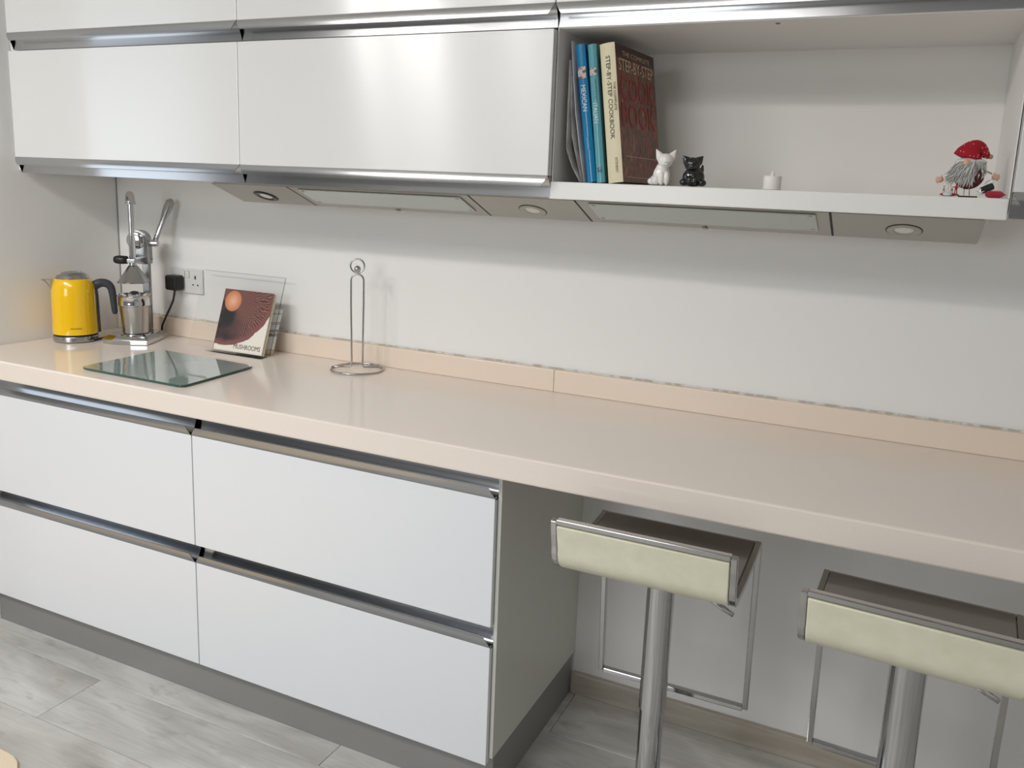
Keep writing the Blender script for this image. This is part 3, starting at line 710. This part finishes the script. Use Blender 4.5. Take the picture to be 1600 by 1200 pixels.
# ============================================================ COOKBOOKS AND MAGAZINES ON THE SHELF
ZB = ZST+.0006
def cover_food():
    m = bpy.data.materials.new('food_cover_print'); m.use_nodes = True; nt = m.node_tree; N = nt.nodes; L = nt.links; b = N['Principled BSDF']; b.inputs['Roughness'].default_value = .3
    tc = N.new('ShaderNodeTexCoord'); mp = N.new('ShaderNodeMapping'); mp.inputs['Scale'].default_value = (1, 14, 6); L.new(tc.outputs['Object'], mp.inputs[0])
    v = N.new('ShaderNodeTexVoronoi'); v.inputs['Scale'].default_value = 3.2; L.new(mp.outputs[0], v.inputs[0])
    n = N.new('ShaderNodeTexNoise'); n.inputs['Scale'].default_value = 4.5; n.inputs['Detail'].default_value = 4; L.new(mp.outputs[0], n.inputs[0])
    cr = N.new('ShaderNodeValToRGB'); e = cr.color_ramp.elements
    e[0].position = .28; e[0].color = srgb(44, 20, 18); e[1].position = .72; e[1].color = srgb(176, 140, 88)
    for p, c in ((.40, (112, 40, 30)), (.47, (168, 84, 50)), (.53, (58, 70, 50)), (.60, (134, 52, 34))):
        q = e.new(p); q.color = srgb(*c)
    L.new(n.outputs[0], cr.inputs[0])
    mx = N.new('ShaderNodeMix'); mx.data_type = 'RGBA'; mx.blend_type = 'MULTIPLY'; mx.inputs[0].default_value = .25; L.new(cr.outputs[0], mx.inputs[6]); L.new(v.outputs['Color'], mx.inputs[7])
    sp_ = N.new('ShaderNodeSeparateXYZ'); L.new(tc.outputs['Generated'], sp_.inputs[0])
    r = N.new('ShaderNodeMapRange'); L.new(sp_.outputs[2], r.inputs[0]); r.inputs[1].default_value = .87; r.inputs[2].default_value = .93
    m2 = N.new('ShaderNodeMix'); m2.data_type = 'RGBA'; L.new(r.outputs[0], m2.inputs[0]); L.new(mx.outputs[2], m2.inputs[6]); m2.inputs[7].default_value = srgb(66, 24, 24)
    L.new(m2.outputs[2], b.inputs['Base Color']); return m
def book(x, y, wdt, dep, h, a, yawz, mc, label, name='cookbook', pages=PAPER, mright=None):
    t = empty(name, (x, y, ZB), rot=(0, 0, 0))
    t.rotation_mode = 'QUATERNION'
    t.rotation_quaternion = (Matrix.Rotation(yawz, 3, 'Z') @ Matrix.Rotation(-a, 3, 'Y')).to_quaternion()
    tag(t, label, 'book', 'cookbooks on the open shelf')
    c = .0022
    bm = bmesh.new(); abox(bm, 0, c, .001, dep, 0, h); link('back_cover', bm, mc, t, bevel=.0005)
    bm = bmesh.new(); abox(bm, wdt-c, wdt, .001, dep, 0, h); link('front_cover', bm, mright or mc, t, bevel=.0005)
    bm = bmesh.new()
    n = 8; P = [(wdt*i/n, -.0035*sin(pi*i/n)) for i in range(n+1)]
    P2 = [(x_, .0022) for x_, _ in P[::-1]]
    o_ = P+P2
    va_ = [bm.verts.new((x_, y_, 0)) for x_, y_ in o_]; vb_ = [bm.verts.new((x_, y_, h)) for x_, y_ in o_]
    for k in range(len(o_)): bm.faces.new((va_[k], va_[(k+1) % len(o_)], vb_[(k+1) % len(o_)], vb_[k]))
    bm.faces.new(va_); bm.faces.new(vb_)
    sp = link('spine', bm, mc, t, smooth=True)
    bm = bmesh.new(); abox(bm, c+.0002, wdt-c-.0002, .0024, dep-.003, .003, h-.003); link('page_block', bm, pages, t)
    return t, sp
def spine_text(sp, body, wdt, zc, length, height, m, xoff=0):
    # reads downwards: text x -> -z, text y -> +x
    T = Matrix(((0, 1, 0, wdt/2+xoff), (0, 0, -1, -.0040), (-1, 0, 0, zc), (0, 0, 0, 1)))
    # keep it glyph-right from the front: normal faces -y
    return text('lettering', body, .02, m, sp, T, fit=(length, height))
BLUE = mat('blue_gloss_cover', srgb(22, 120, 168), .22, coat=.4)
TEAL = mat('teal_gloss_cover', srgb(92, 158, 170), .22, coat=.4)
CREAMC = mat('cream_jacket', srgb(224, 213, 180), .42)
SMUDGE = mat('faint_print_blue', srgb(120, 180, 200), .4, noisecol=((200, 10, 900), srgb(22, 120, 168), .45, .55))
SMUDGET = mat('faint_print_teal', srgb(66, 128, 140), .4, noisecol=((100, 10, 700), srgb(92, 158, 170), .45, .55))
SMUDGEC = mat('faint_print_cream', srgb(120, 108, 90), .4, noisecol=((100, 10, 900), srgb(206, 194, 162), .42, .55))
LBL = mat('spine_photo', srgb(190, 185, 180), .5, noisecol=((120, 120, 160), srgb(110, 60, 50), .45, .6))
t, sp = book(1.9475, -.335, .0212, .205, .297, R(8.7), 0, BLUE, 'blue cookbook with MEXICAN on its spine')
spine_text(sp, 'MEXICAN', .0212, .182, .056, .0105, INKW)
bm = bmesh.new(); abox(bm, .0085, .0125, -.0044, -.0036, .072, .098); link('small_print', bm, SMUDGE, sp)
bm = bmesh.new(); abox(bm, .0015, .0197, -.0042, -.0036, .224, .249); link('spine_label', bm, LBL, sp)
t, sp = book(1.9702, -.335, .0186, .205, .296, R(7.6), 0, TEAL, 'teal cookbook with ITALIAN on its spine')
spine_text(sp, 'ITALIAN', .0186, .150, .043, .0100, INKW)
bm = bmesh.new(); abox(bm, .0055, .0130, -.0044, -.0036, .180, .222); link('small_print', bm, SMUDGET, sp)
spine_text(sp, 'LSE', .0186, .0275, .010, .010, INKD)
bm = bmesh.new(); abox(bm, .0018, .0168, -.0042, -.0036, .230, .246); link('spine_label', bm, LBL, sp)
# thin brown booklet squeezed in between
t, sp = book(1.9902, -.315, .0045, 0.19, .268, R(7.65), 0, mat('brown_cover', srgb(98, 70, 52), .5), 'thin brown booklet squeezed between teal and cream cookbooks')
t, sp = book(1.9968, -.333, .0350, .215, .297, R(7.9), R(-6.5), CREAMC, 'thick cream-spined step-by-step cookbook with dark red food cover', mright=cover_food())
spine_text(sp, 'STEP-BY-STEP COOKBOOK', .0355, .182, .176, .0098, INKD, .001)
spine_text(sp, 'THE COMPLETE', .0355, .184, .060, .0048, INKD, .0125)
bm = bmesh.new(); abox(bm, .021, .0255, -.0044, -.0036, .022, .054); link('small_print', bm, SMUDGEC, sp)
def cover_text(parent, body, yc, zc, wy, hz_, m, x):
    # on the right-hand face (+x): text x -> +y, text y -> +z
    T = Matrix(((0, 0, 1, x), (1, 0, 0, yc), (0, 1, 0, zc), (0, 0, 0, 1)))
    return text('lettering', body, .02, m, parent, T, fit=(wy, hz_))
fc = [c for c in t.children if c.name.startswith('front_cover')][0]
GOLD = mat('title_ink', srgb(205, 190, 160), .4); REDI = mat('red_title_ink', srgb(150, 52, 36), .4)
cover_text(fc, 'THE COMPLETE', .110, .279, .150, .010, GOLD, .0357)
cover_text(fc, 'STEP-BY-STEP', .108, .254, .188, .026, GOLD, .0357)
cover_text(fc, 'COOK', .108, .205, .185, .050, REDI, .0357)
cover_text(fc, 'BOOK', .108, .148, .185, .050, REDI, .0357)
bm = bmesh.new()
for a_ in ((.022, .198, .0565, .0575), (.022, .198, .0110, .0120)): abox(bm, .0356, .0358, a_[0], a_[1], a_[2], a_[3])
link('cover_border', bm, GOLD, fc)
# folder and crumpled magazines at the far left of the shelf
GREYP = mat('grey_folder', srgb(176, 176, 182), .45); PAPW = mat('crumpled_paper', srgb(170, 168, 164), .6, noisecol=((60, 60, 30), srgb(140, 138, 135), .4, .6))
def sheet(name, line, dep, th, m, label, cat, shift=.0):
    """upright sheet; line = list of (x,z) for its front edge, running back along y"""
    bm = bmesh.new(); n = 7; R_ = []
    for i in range(n):
        f = i/(n-1); y = -.332+dep*f
        R_.append([bm.verts.new((x+shift*f+.0015*sin(f*7+z*20), y, z)) for x, z in line])
    for a, b in zip(R_, R_[1:]):
        for k in range(len(line)-1): bm.faces.new((a[k], a[k+1], b[k+1], b[k]))
    o = link(name, bm, m, smooth='all'); s = o.modifiers.new('solid', 'SOLIDIFY'); s.thickness = th; s.offset = 0
    tag(o, label, cat); return o
sheet('document_folder', [(1.9395, ZB+.001), (1.9260, 1.535), (1.9085, 1.62), (1.8990, 1.70), (1.8930, 1.775)], .21, .0024, GREYP, 'pale grey document folder leaning beside the blue cookbook', 'folder')
sheet('magazine', [(1.9300, ZB+.001), (1.9090, 1.505), (1.8925, 1.545), (1.8895, 1.62), (1.8900, 1.735)], .18, .0030, PAPW, 'crumpled grey magazine squashed against the left side of the shelf', 'magazine')
o = sheet('paper_sheets', [(1.9345, ZB+.001), (1.9190, 1.52), (1.9040, 1.57), (1.8960, 1.64), (1.8935, 1.70)], .17, .0014, PAPW, 'curled loose paper sheets between the grey magazine and the folder', 'papers')

# ============================================================ CAT FIGURINES
WCER = mat('white_glaze', srgb(240, 236, 230), .12, coat=.5); BCER = mat('black_glaze', (.01, .012, .012, 1), .1, coat=.6)
def cat_fig(loc, rz, m, label, flip=1, hgt=.076, wd=1.0, tailup=False):
    t = tag(empty('cat_figurine', loc, rz), label, 'figurine', 'cat figurines beside the cookbooks')
    bm = bmesh.new(); E = lambda c, r, rot=None: ellipsoid(bm, (c[0]*flip, c[1], c[2]), r, rot, 18)
    if not tailup:
        E((-.001, .004, .021), (.0185, .015, .022)); E((0, .003, .034), (.0145, .013, .014)); E((-.004, .008, .012), (.021, .017, .0125)); E((0, .002, .034), (.0115, .011, .014))
        E((-.021, .010, .0075), (.0095, .008, .0078)); E((-.012, -.004, .010), (.010, .009, .010))
        E((.010, -.008, .014), (.0062, .0062, .0145)); E((-.001, -.009, .014), (.0062, .0062, .0145))
        hx, hy, hz0 = .0055, -.004, .052
    else:
        E((0, .006, .019), (.0235, .016, .020)); E((0, .003, .030), (.0165, .014, .014)); E((0, .008, .010), (.026, .016, .0105)); E((0, .002, .030), (.013, .012, .013))
        E((.004, -.010, .010), (.0055, .0055, .0105)); E((-.0065, -.010, .010), (.0055, .0055, .0105))
        E((.019, -.002, .0075), (.0095, .010, .0075)); E((-.019, -.002, .0075), (.0095, .010, .0075))
        E((.017, .008, .034), (.0035, .004, .012)); hx, hy, hz0 = -.003, -.006, .045
    E((hx, hy, hz0), (.0172, .0138, .0148)); E((hx+.001, hy-.0105, hz0-.005), (.0082, .0055, .0062)); E((hx, hy-.001, hz0-.004), (.0160, .012, .011))
    for s in (-1, 1):
        a = Vector((hx+s*.0110, hy+.001, hz0+.006)); tip = Vector((hx+s*.0205, hy, hz0+.0215 if not tailup else hz0+.0165))
        for i in range(7):
            f = i/6; q = a.lerp(tip, f); rr = .0078*(1-f)+.0018
            E((q.x, q.y, q.z), (rr, rr*.6, rr))
    b = fuse('body', bm, m, t, .0011, 3)
    dark = HOLE if m is WCER else mat('grey_dot', srgb(70, 70, 80), .3)
    bm = bmesh.new()
    fx = (hx+.001)*flip
    for s in (-1, 1):
        ellipsoid(bm, (fx+s*.0022, hy-.0162, hz0-.0045), (.0008, .0006, .0009), seg=8)
    link('nostrils', bm, dark, b)
    if tailup:
        bm = bmesh.new()
        for s in (-1, 1): ellipsoid(bm, (hx+s*.0045, hy-.0128, hz0+.004), (.0013, .0007, .0013), seg=10)
        link('eyes', bm, dark, b)
    return t
cat_fig((2.1155, -.3300, ZB+.0010), R(16), WCER, 'white glazed cat figurine sitting in front of the dark red cookbook cover')
cat_fig((2.1842, -.3310, ZB+.0010), R(8), BCER, 'black glazed cat figurine sitting to the right of the white one', tailup=True)

# ============================================================ TEA LIGHT
tl = tag(empty('tea_light', (2.3475, -.3300, ZB)), 'small white electric tea light with plastic flame on the shelf', 'candle')
WPL = mat('warm_white_plastic', srgb(240, 237, 230), .35)
bm = bmesh.new(); lathe(bm, [(.0175, 0), (.0180, .001), (.0180, .0265), (.0170, .0275), (.0150, .0262), (.003, .0255)], 36); link('body', bm, WPL, tl, smooth=True)
bm = bmesh.new(); lathe(bm, [(.0035, .0256), (.0045, .029), (.0040, .032), (.0022, .036), (.0006, .0395)], 16); link('flame', bm, WPL, tl, smooth='all')

# ============================================================ GNOME DECORATION
FELT = mat('red_felt', srgb(170, 24, 40), .9, bump=((400, 400, 400), .4, .001)); SKIN = mat('wood_peach', srgb(222, 178, 150), .6)
BURG = mat('burgundy_felt', srgb(82, 34, 40), .95, noisecol=((200, 200, 200), srgb(120, 70, 72), .4, .6)); BEARD = mat('grey_fur', srgb(222, 220, 216), .85); WOODF = mat('pale_ball', srgb(160, 150, 120), .6)
gn = tag(empty('gnome_ornament', (2.700, -.3060, ZB), R(14)), 'bearded gnome ornament in a red dotted hat at the right end of the shelf', 'ornament')
bm = bmesh.new(); ellipsoid(bm, (.005, 0, .043), (.0275, .0215, .028), seg=24); link('body', bm, BURG, gn, smooth='all')
# hat: drooping cone to the right
bm = bmesh.new(); pts = [(-.001, 0, .072), (.002, 0, .079), (.007, 0, .0865), (.013, 0, .0905), (.0185, 0, .0900), (.0235, 0, .0865), (.028, 0, .0820), (.033, 0, .0780), (.0365, 0, .0765)]
hp2 = bez(pts, 4); rs = []
ks = [.0275, .0255, .0205, .0165, .0130, .0105, .0085, .0060, .0038]
for i in range(len(hp2)):
    t_ = i/4; k = min(int(t_), len(ks)-2); rs.append(ks[k]*(1-(t_-k))+ks[k+1]*(t_-k))
tube(bm, hp2, rs, 24)
for v in bm.verts: v.co.y *= .8
hat = link('hat', bm, FELT, gn, smooth='all')
bm = bmesh.new()
for i in range(46):
    f = hat.data.polygons[random.randrange(len(hat.data.polygons))]
    if f.normal.y < .3: ellipsoid(bm, f.center+f.normal*.0003, (.0008, .0008, .0008), seg=6)
link('hat_dots', bm, INKW, hat)
bm = bmesh.new(); ellipsoid(bm, (.0385, 0, .0765), (.0045, .0045, .0045), seg=14); link('bobble', bm, WOODF, hat, smooth='all')
bm = bmesh.new(); ellipsoid(bm, (-.0095, -.0235, .063), (.0062, .006, .0058), seg=16); link('nose', bm, SKIN, gn, smooth='all')
bm = bmesh.new(); rnd = random.Random(3)
for i in range(1400):
    th_ = rnd.uniform(-2.7, -.45); z = rnd.uniform(.042, .070)
    sx_ = cos(th_); bx0 = .004+sx_*.0265*min(1, .6+.4*(1-abs(z-.05)/.03)); by0 = sin(th_)*.019
    if bx0 > .007 and z < .060 and rnd.random() < .93: continue
    L_ = rnd.uniform(.018, .034)*(1 if bx0 < .005 else .42)
    d = Vector((-.38+sx_*.75+rnd.gauss(0, .28), -.32+rnd.gauss(0, .2), -1)).normalized()
    p0 = Vector((bx0, by0, z)); pm_ = p0+d*L_*.5+Vector((sx_*.003, -.0035, .001)); p1 = p0+d*L_
    p1.z = max(p1.z, .006)
    s = .0011; side = Vector((cos(th_+pi/2), sin(th_+pi/2), 0))
    v = [bm.verts.new(p0-side*s), bm.verts.new(p0+side*s), bm.verts.new(pm_+side*s), bm.verts.new(pm_-side*s), bm.verts.new(p1), bm.verts.new(pm_+Vector((0, -.0012, 0)))]
    bm.faces.new((v[0], v[1], v[2], v[3])); bm.faces.new((v[3], v[2], v[4])); bm.faces.new((v[0], v[5], v[4]))
ellipsoid(bm, (-.0095, -.0075, .051), (.0195, .0150, .0190), seg=20)
ellipsoid(bm, (.004, -.004, .0655), (.0285, .0185, .0078), seg=20)
bd_ = link('beard', bm, BEARD, gn); bd_['kind'] = 'stuff'
for s, tip, hand in ((-1, (-.036, -.004, .0345), (-.0460, -.004, .0310)), (1, (.044, -.004, .0450), (.0500, -.004, .0395))):
    bm = bmesh.new(); a0 = Vector((.004+s*.022, -.002, .043 if s < 0 else .053)); tp_ = Vector(tip)
    pts = [];  n = 60; ax = (tp_-a0).normalized(); u_ = ax.cross(Vector((0, 1, 0))).normalized(); w_ = ax.cross(u_)
    for i in range(n+1): pts.append(a0.lerp(tp_, i/n)+u_*.0013*cos(i*1.25)+w_*.0013*sin(i*1.25))
    tube(bm, pts, .0006, 6); link('spring_arm', bm, CHROMED, gn, smooth='all')
    bm = bmesh.new(); hv = Vector(hand); ellipsoid(bm, hv, (.0065, .0035, .0055), seg=14)
    for k in range(4):
        an = (-.9+.5*k); ellipsoid(bm, hv+Vector((s*.0062*cos(an), 0, .0062*sin(an))), (.0028, .0022, .0018), Matrix.Rotation(-an*s, 3, 'Y'), seg=10)
    ellipsoid(bm, hv+Vector((-s*.002, 0, .0055)), (.0018, .0020, .0030), seg=10)
    fuse('hand', bm, SKIN, gn, .0008, 2)
bm = bmesh.new(); tube(bm, [(.0, 0, .016), (.0, -.002, .002)], .0009, 8); tube(bm, [(.009, 0, .016), (.010, -.002, .002)], .0009, 8); link('legs', bm, CHROMED, gn)
# ski board under the gnome
bm = bmesh.new(); tube(bm, [(-.012+.004*i, 0, .0016+(.0035 if i in (0,) else 0)) for i in range(10)], .0014, 8)
for v in bm.verts: v.co.y *= 3.0
link('ski', bm, mat('bronze_foil', srgb(96, 80, 50), .35, metal=.6), gn, smooth='all')
# lantern hanging from the right hand
bm = bmesh.new(); T = Matrix.Translation((.0380, -.006, .0180)) @ Matrix.Rotation(R(63), 4, 'Y'); lathe(bm, [(.0040, -.0115), (.0064, -.0105), (.0068, 0), (.0064, .0105), (.0040, .0115)], 18, (0, 0, 0), T); ln = link('green_lantern', bm, mat('dark_green_tin', srgb(38, 52, 46), .4), gn, smooth=True)
bm = bmesh.new(); tube(bm, [(.033, -.006, .026), (.037, -.006, .031), (.046, -.006, .036), (.0475, -.006, .027), (.047, -.006, .015)], .0006, 6); link('lantern_wire', bm, CHROMED, ln)

# miniature figures in front of the gnome
mf = tag(empty('miniature_scene', (2.6730, -.3380, ZB), R(14)), 'tiny red sleigh base with miniature white animals and red figure below the gnome', 'ornament')
bm = bmesh.new(); ellipsoid(bm, (0, 0, .0035), (.0155, .006, .0034), seg=16); link('base', bm, mat('red_lacquer', srgb(150, 26, 40), .2, coat=.5), mf, smooth='all')
bm = bmesh.new(); ellipsoid(bm, (-.003, -.004, .0042), (.0082, .0042, .0038), seg=16); link('snow_mound', bm, INKW, mf, smooth='all')
TAN = mat('tan_paint', srgb(150, 125, 105), .5); WHP = mat('white_paint', srgb(225, 218, 210), .4); REDP = mat('red_paint', srgb(165, 30, 42), .4)
def mini_animal(x, sc, m):
    bm = bmesh.new()
    ellipsoid(bm, (x, -.002, .0125*sc+.002), (.0020*sc, .0014*sc, .0030*sc), seg=10); ellipsoid(bm, (x-.0004, -.0025, .0175*sc+.002), (.0014*sc, .0013*sc, .0015*sc), seg=10)
    for s in (-1, 1):
        tube(bm, [(x+s*.0012, -.002, .011*sc+.002), (x+s*.0016, -.002, .0055)], .0006*sc, 6)
        tube(bm, [(x+s*.0007, -.0025, .0185*sc+.002), (x+s*.0022, -.0025, .0215*sc+.002)], .0004*sc, 5)
    return link('animal', bm, m, mf, smooth='all')
mini_animal(-.0095, .85, TAN); mini_animal(-.0035, 1.15, WHP); mini_animal(.0015, .95, WHP); mini_animal(.0050, .85, TAN)
bm = bmesh.new(); ellipsoid(bm, (.0115, -.003, .0165), (.0026, .002, .0045), seg=12); ellipsoid(bm, (.0115, -.003, .0222), (.0016, .0016, .0018), seg=10)
for s in (-1, 1):
    tube(bm, [(.0115+s*.0012, -.003, .0130), (.0115+s*.0018, -.003, .0050)], .0009, 6); tube(bm, [(.0115+s*.002, -.003, .0190), (.0115+s*.0045, -.003, .0160)], .0007, 6)
link('red_figure', bm, REDP, mf, smooth='all')

# red wrapped sweet / bauble with silver star
cz_ = tag(empty('red_bauble', (2.7505, -.3360, ZB), R(10)), 'small glossy red bauble lying at the right end of the shelf', 'ornament')
bm = bmesh.new(); T = Matrix.Translation((0, 0, .0068)) @ Matrix.Rotation(R(90), 4, 'Y'); lathe(bm, [(.001, -.0175), (.0050, -.0150), (.0066, -.0100), (.0066, .0080), (.0052, .0120), (.0030, .0135), (.0010, .0175)], 8, (0, 0, 0), T); link('body', bm, mat('red_foil', srgb(176, 40, 58), .18, metal=.3, coat=.6), cz_)
sg = tag(empty('silver_star', (2.7255, -.3390, ZB), R(10)), 'tiny silver glitter star standing left of the red bauble', 'ornament')
bm = bmesh.new(); P = []
for i in range(12):
    r = .0085 if i % 2 == 0 else .0032; P.append((r*sin(pi*i/6), r*cos(pi*i/6)+.0084))
a = [bm.verts.new((x, -.0008, z)) for x, z in P]; b = [bm.verts.new((x, .0008, z)) for x, z in P]; c0 = bm.verts.new((0, -.0022, .0084)); c1 = bm.verts.new((0, .0022, .0084))
for k in range(12): bm.faces.new((a[k], a[(k+1) % 12], b[(k+1) % 12], b[k])); bm.faces.new((a[k], a[(k+1) % 12], c0)); bm.faces.new((b[k], b[(k+1) % 12], c1))
link('star_body', bm, mat('silver_glitter', (.75, .76, .74, 1), .4, metal=.6), sg)

# ============================================================ BAR STOOLS
def stool(x, y, rz, dz, pr_, label):
    t = tag(empty('bar_stool', (x, y, 0), rz), label, 'stool', 'bar stools under the worktop')
    w = .172
    lipP = [(-.1875, .8290), (-.1835, .800), (-.1765, .772)]+[(-.1365+.040*cos(R(a)), .764+.040*sin(R(a))) for a in (190, 208, 226, 244, 262)]+[(-.125, .7235), (-.06, .7205), (.03, .7235), (.1000, .7290)]
    lipP = [(a, b+dz) for a, b in lipP]
    side = lipP+[(.122, .7320+dz), (.1325, .7250+dz), (.1355, .7120+dz), (.1500, .55+dz), (.1690, .335+dz), (.1705, .318+dz)]
    # side bars
    for s in (-1, 1):
        bm = bmesh.new(); x0, x1 = (s*w-.006, s*w+.006)
        flatbar(bm, side, (x0, x1), .015); link('side_bar', bm, CHROMED, t, bevel=.0015)
    bm = bmesh.new(); abox(bm, -w+.0055, w-.0055, -.1955, -.1805, .8215+dz, .8325+dz); link('top_bar', bm, CHROMED, t, bevel=.002)
    bm = bmesh.new(); abox(bm, -w+.0055, w-.0055, .119, .133, .7235+dz, .7350+dz); link('seat_front_bar', bm, CHROMED, t, bevel=.002)
    bm = bmesh.new(); abox(bm, -w+.0055, w-.0055, .163, .178, .3115+dz, .3235+dz); link('footrest_bar', bm, CHROME, t, bevel=.002)
    # seat: cream outside shell, taupe inside pad
    def ply(name, off, th, m, cut0=0, cut1=0, lw=w-.007):
        P = [Vector(p) for p in lipP]; Q = []
        for i in range(len(P)):
            a = P[max(i-1, 0)]; b = P[min(i+1, len(P)-1)]; d = (b-a).normalized(); nn = Vector((-d.y, d.x)); Q.append(P[i]+nn*off)
        Q[0].y -= .009; Q.append(Vector((.1175, Q[-1].y+.0015)))
        bm = bmesh.new(); flatbar(bm, Q, (-lw, lw), th); link(name, bm, m, t, smooth=True, bevel=.002)
    ply('seat_shell', -.0045, .0085, CREAM)
    ply('seat_pad', .0045, .0085, TAUPE)
    bm = bmesh.new(); abox(bm, -.075, .075, -.075, .075, .694+dz, .7115+dz); link('seat_mount', bm, CHROMED, t, bevel=.004)
    bm = bmesh.new(); lathe(bm, [(pr_, .371), (pr_, .68+dz), (pr_+.004, .6935+dz)], 40); lathe(bm, [(pr_*.9, .3705), (pr_, .371)], 40, cap=True); link('pole_sleeve', bm, CHROME, t, smooth=True)
    bm = bmesh.new(); lathe(bm, [(pr_-.0025, .0165), (pr_-.0025, .3700)], 40); link('pole', bm, CHROME, t, smooth=True)
    bm = bmesh.new(); lathe(bm, [(.195, .0004), (.195, .003), (.19, .006), (.10, .011), (.045, .016)], 56); link('base_disc', bm, CHROME, t, smooth=True)
    bm = bmesh.new(); tube(bm, [(.030, .02, .688+dz), (.060, .012, .664+dz), (.088, .010, .647+dz)], .0035, 10); lv = link('gas_lever', bm, CHROMED, t, smooth='all')
    bm = bmesh.new(); tube(bm, [(.088, .010, .647+dz), (.120, .010, .632+dz), (.150, .010, .6175+dz)], [.0045, .006, .0050], 12); link('lever_sleeve', bm, CHROME, lv, smooth='all')
    return t
stool(2.2271, -.512, .0045, 0, .029, 'bar stool with cream back and taupe seat, nearest the drawer cabinet')
stool(2.7045, -.530, -.0585, -.0269, .0325, 'bar stool with cream back and taupe seat, cut off by the right photo edge')

# cream rug corner at the bottom left
bm = bmesh.new(); P = roundpoly([(-.6, -.93), (.80, -.925), (.90, -2.2), (-.6, -2.2)], .10, 6)
a = [bm.verts.new((x, y, .0004)) for x, y in P]; b = [bm.verts.new((x, y, .010)) for x, y in P]; n = len(P)
for k in range(n): bm.faces.new((a[k], a[(k+1) % n], b[(k+1) % n], b[k]))
bm.faces.new(a); bm.faces.new(b)
tag(link('rug', bm, mat('cream_rug', srgb(226, 208, 182), .9, bump=((300, 300, 300), .4, .002)), bevel=.003), 'cream rug whose edge shows at the bottom left corner of the photo', 'rug')
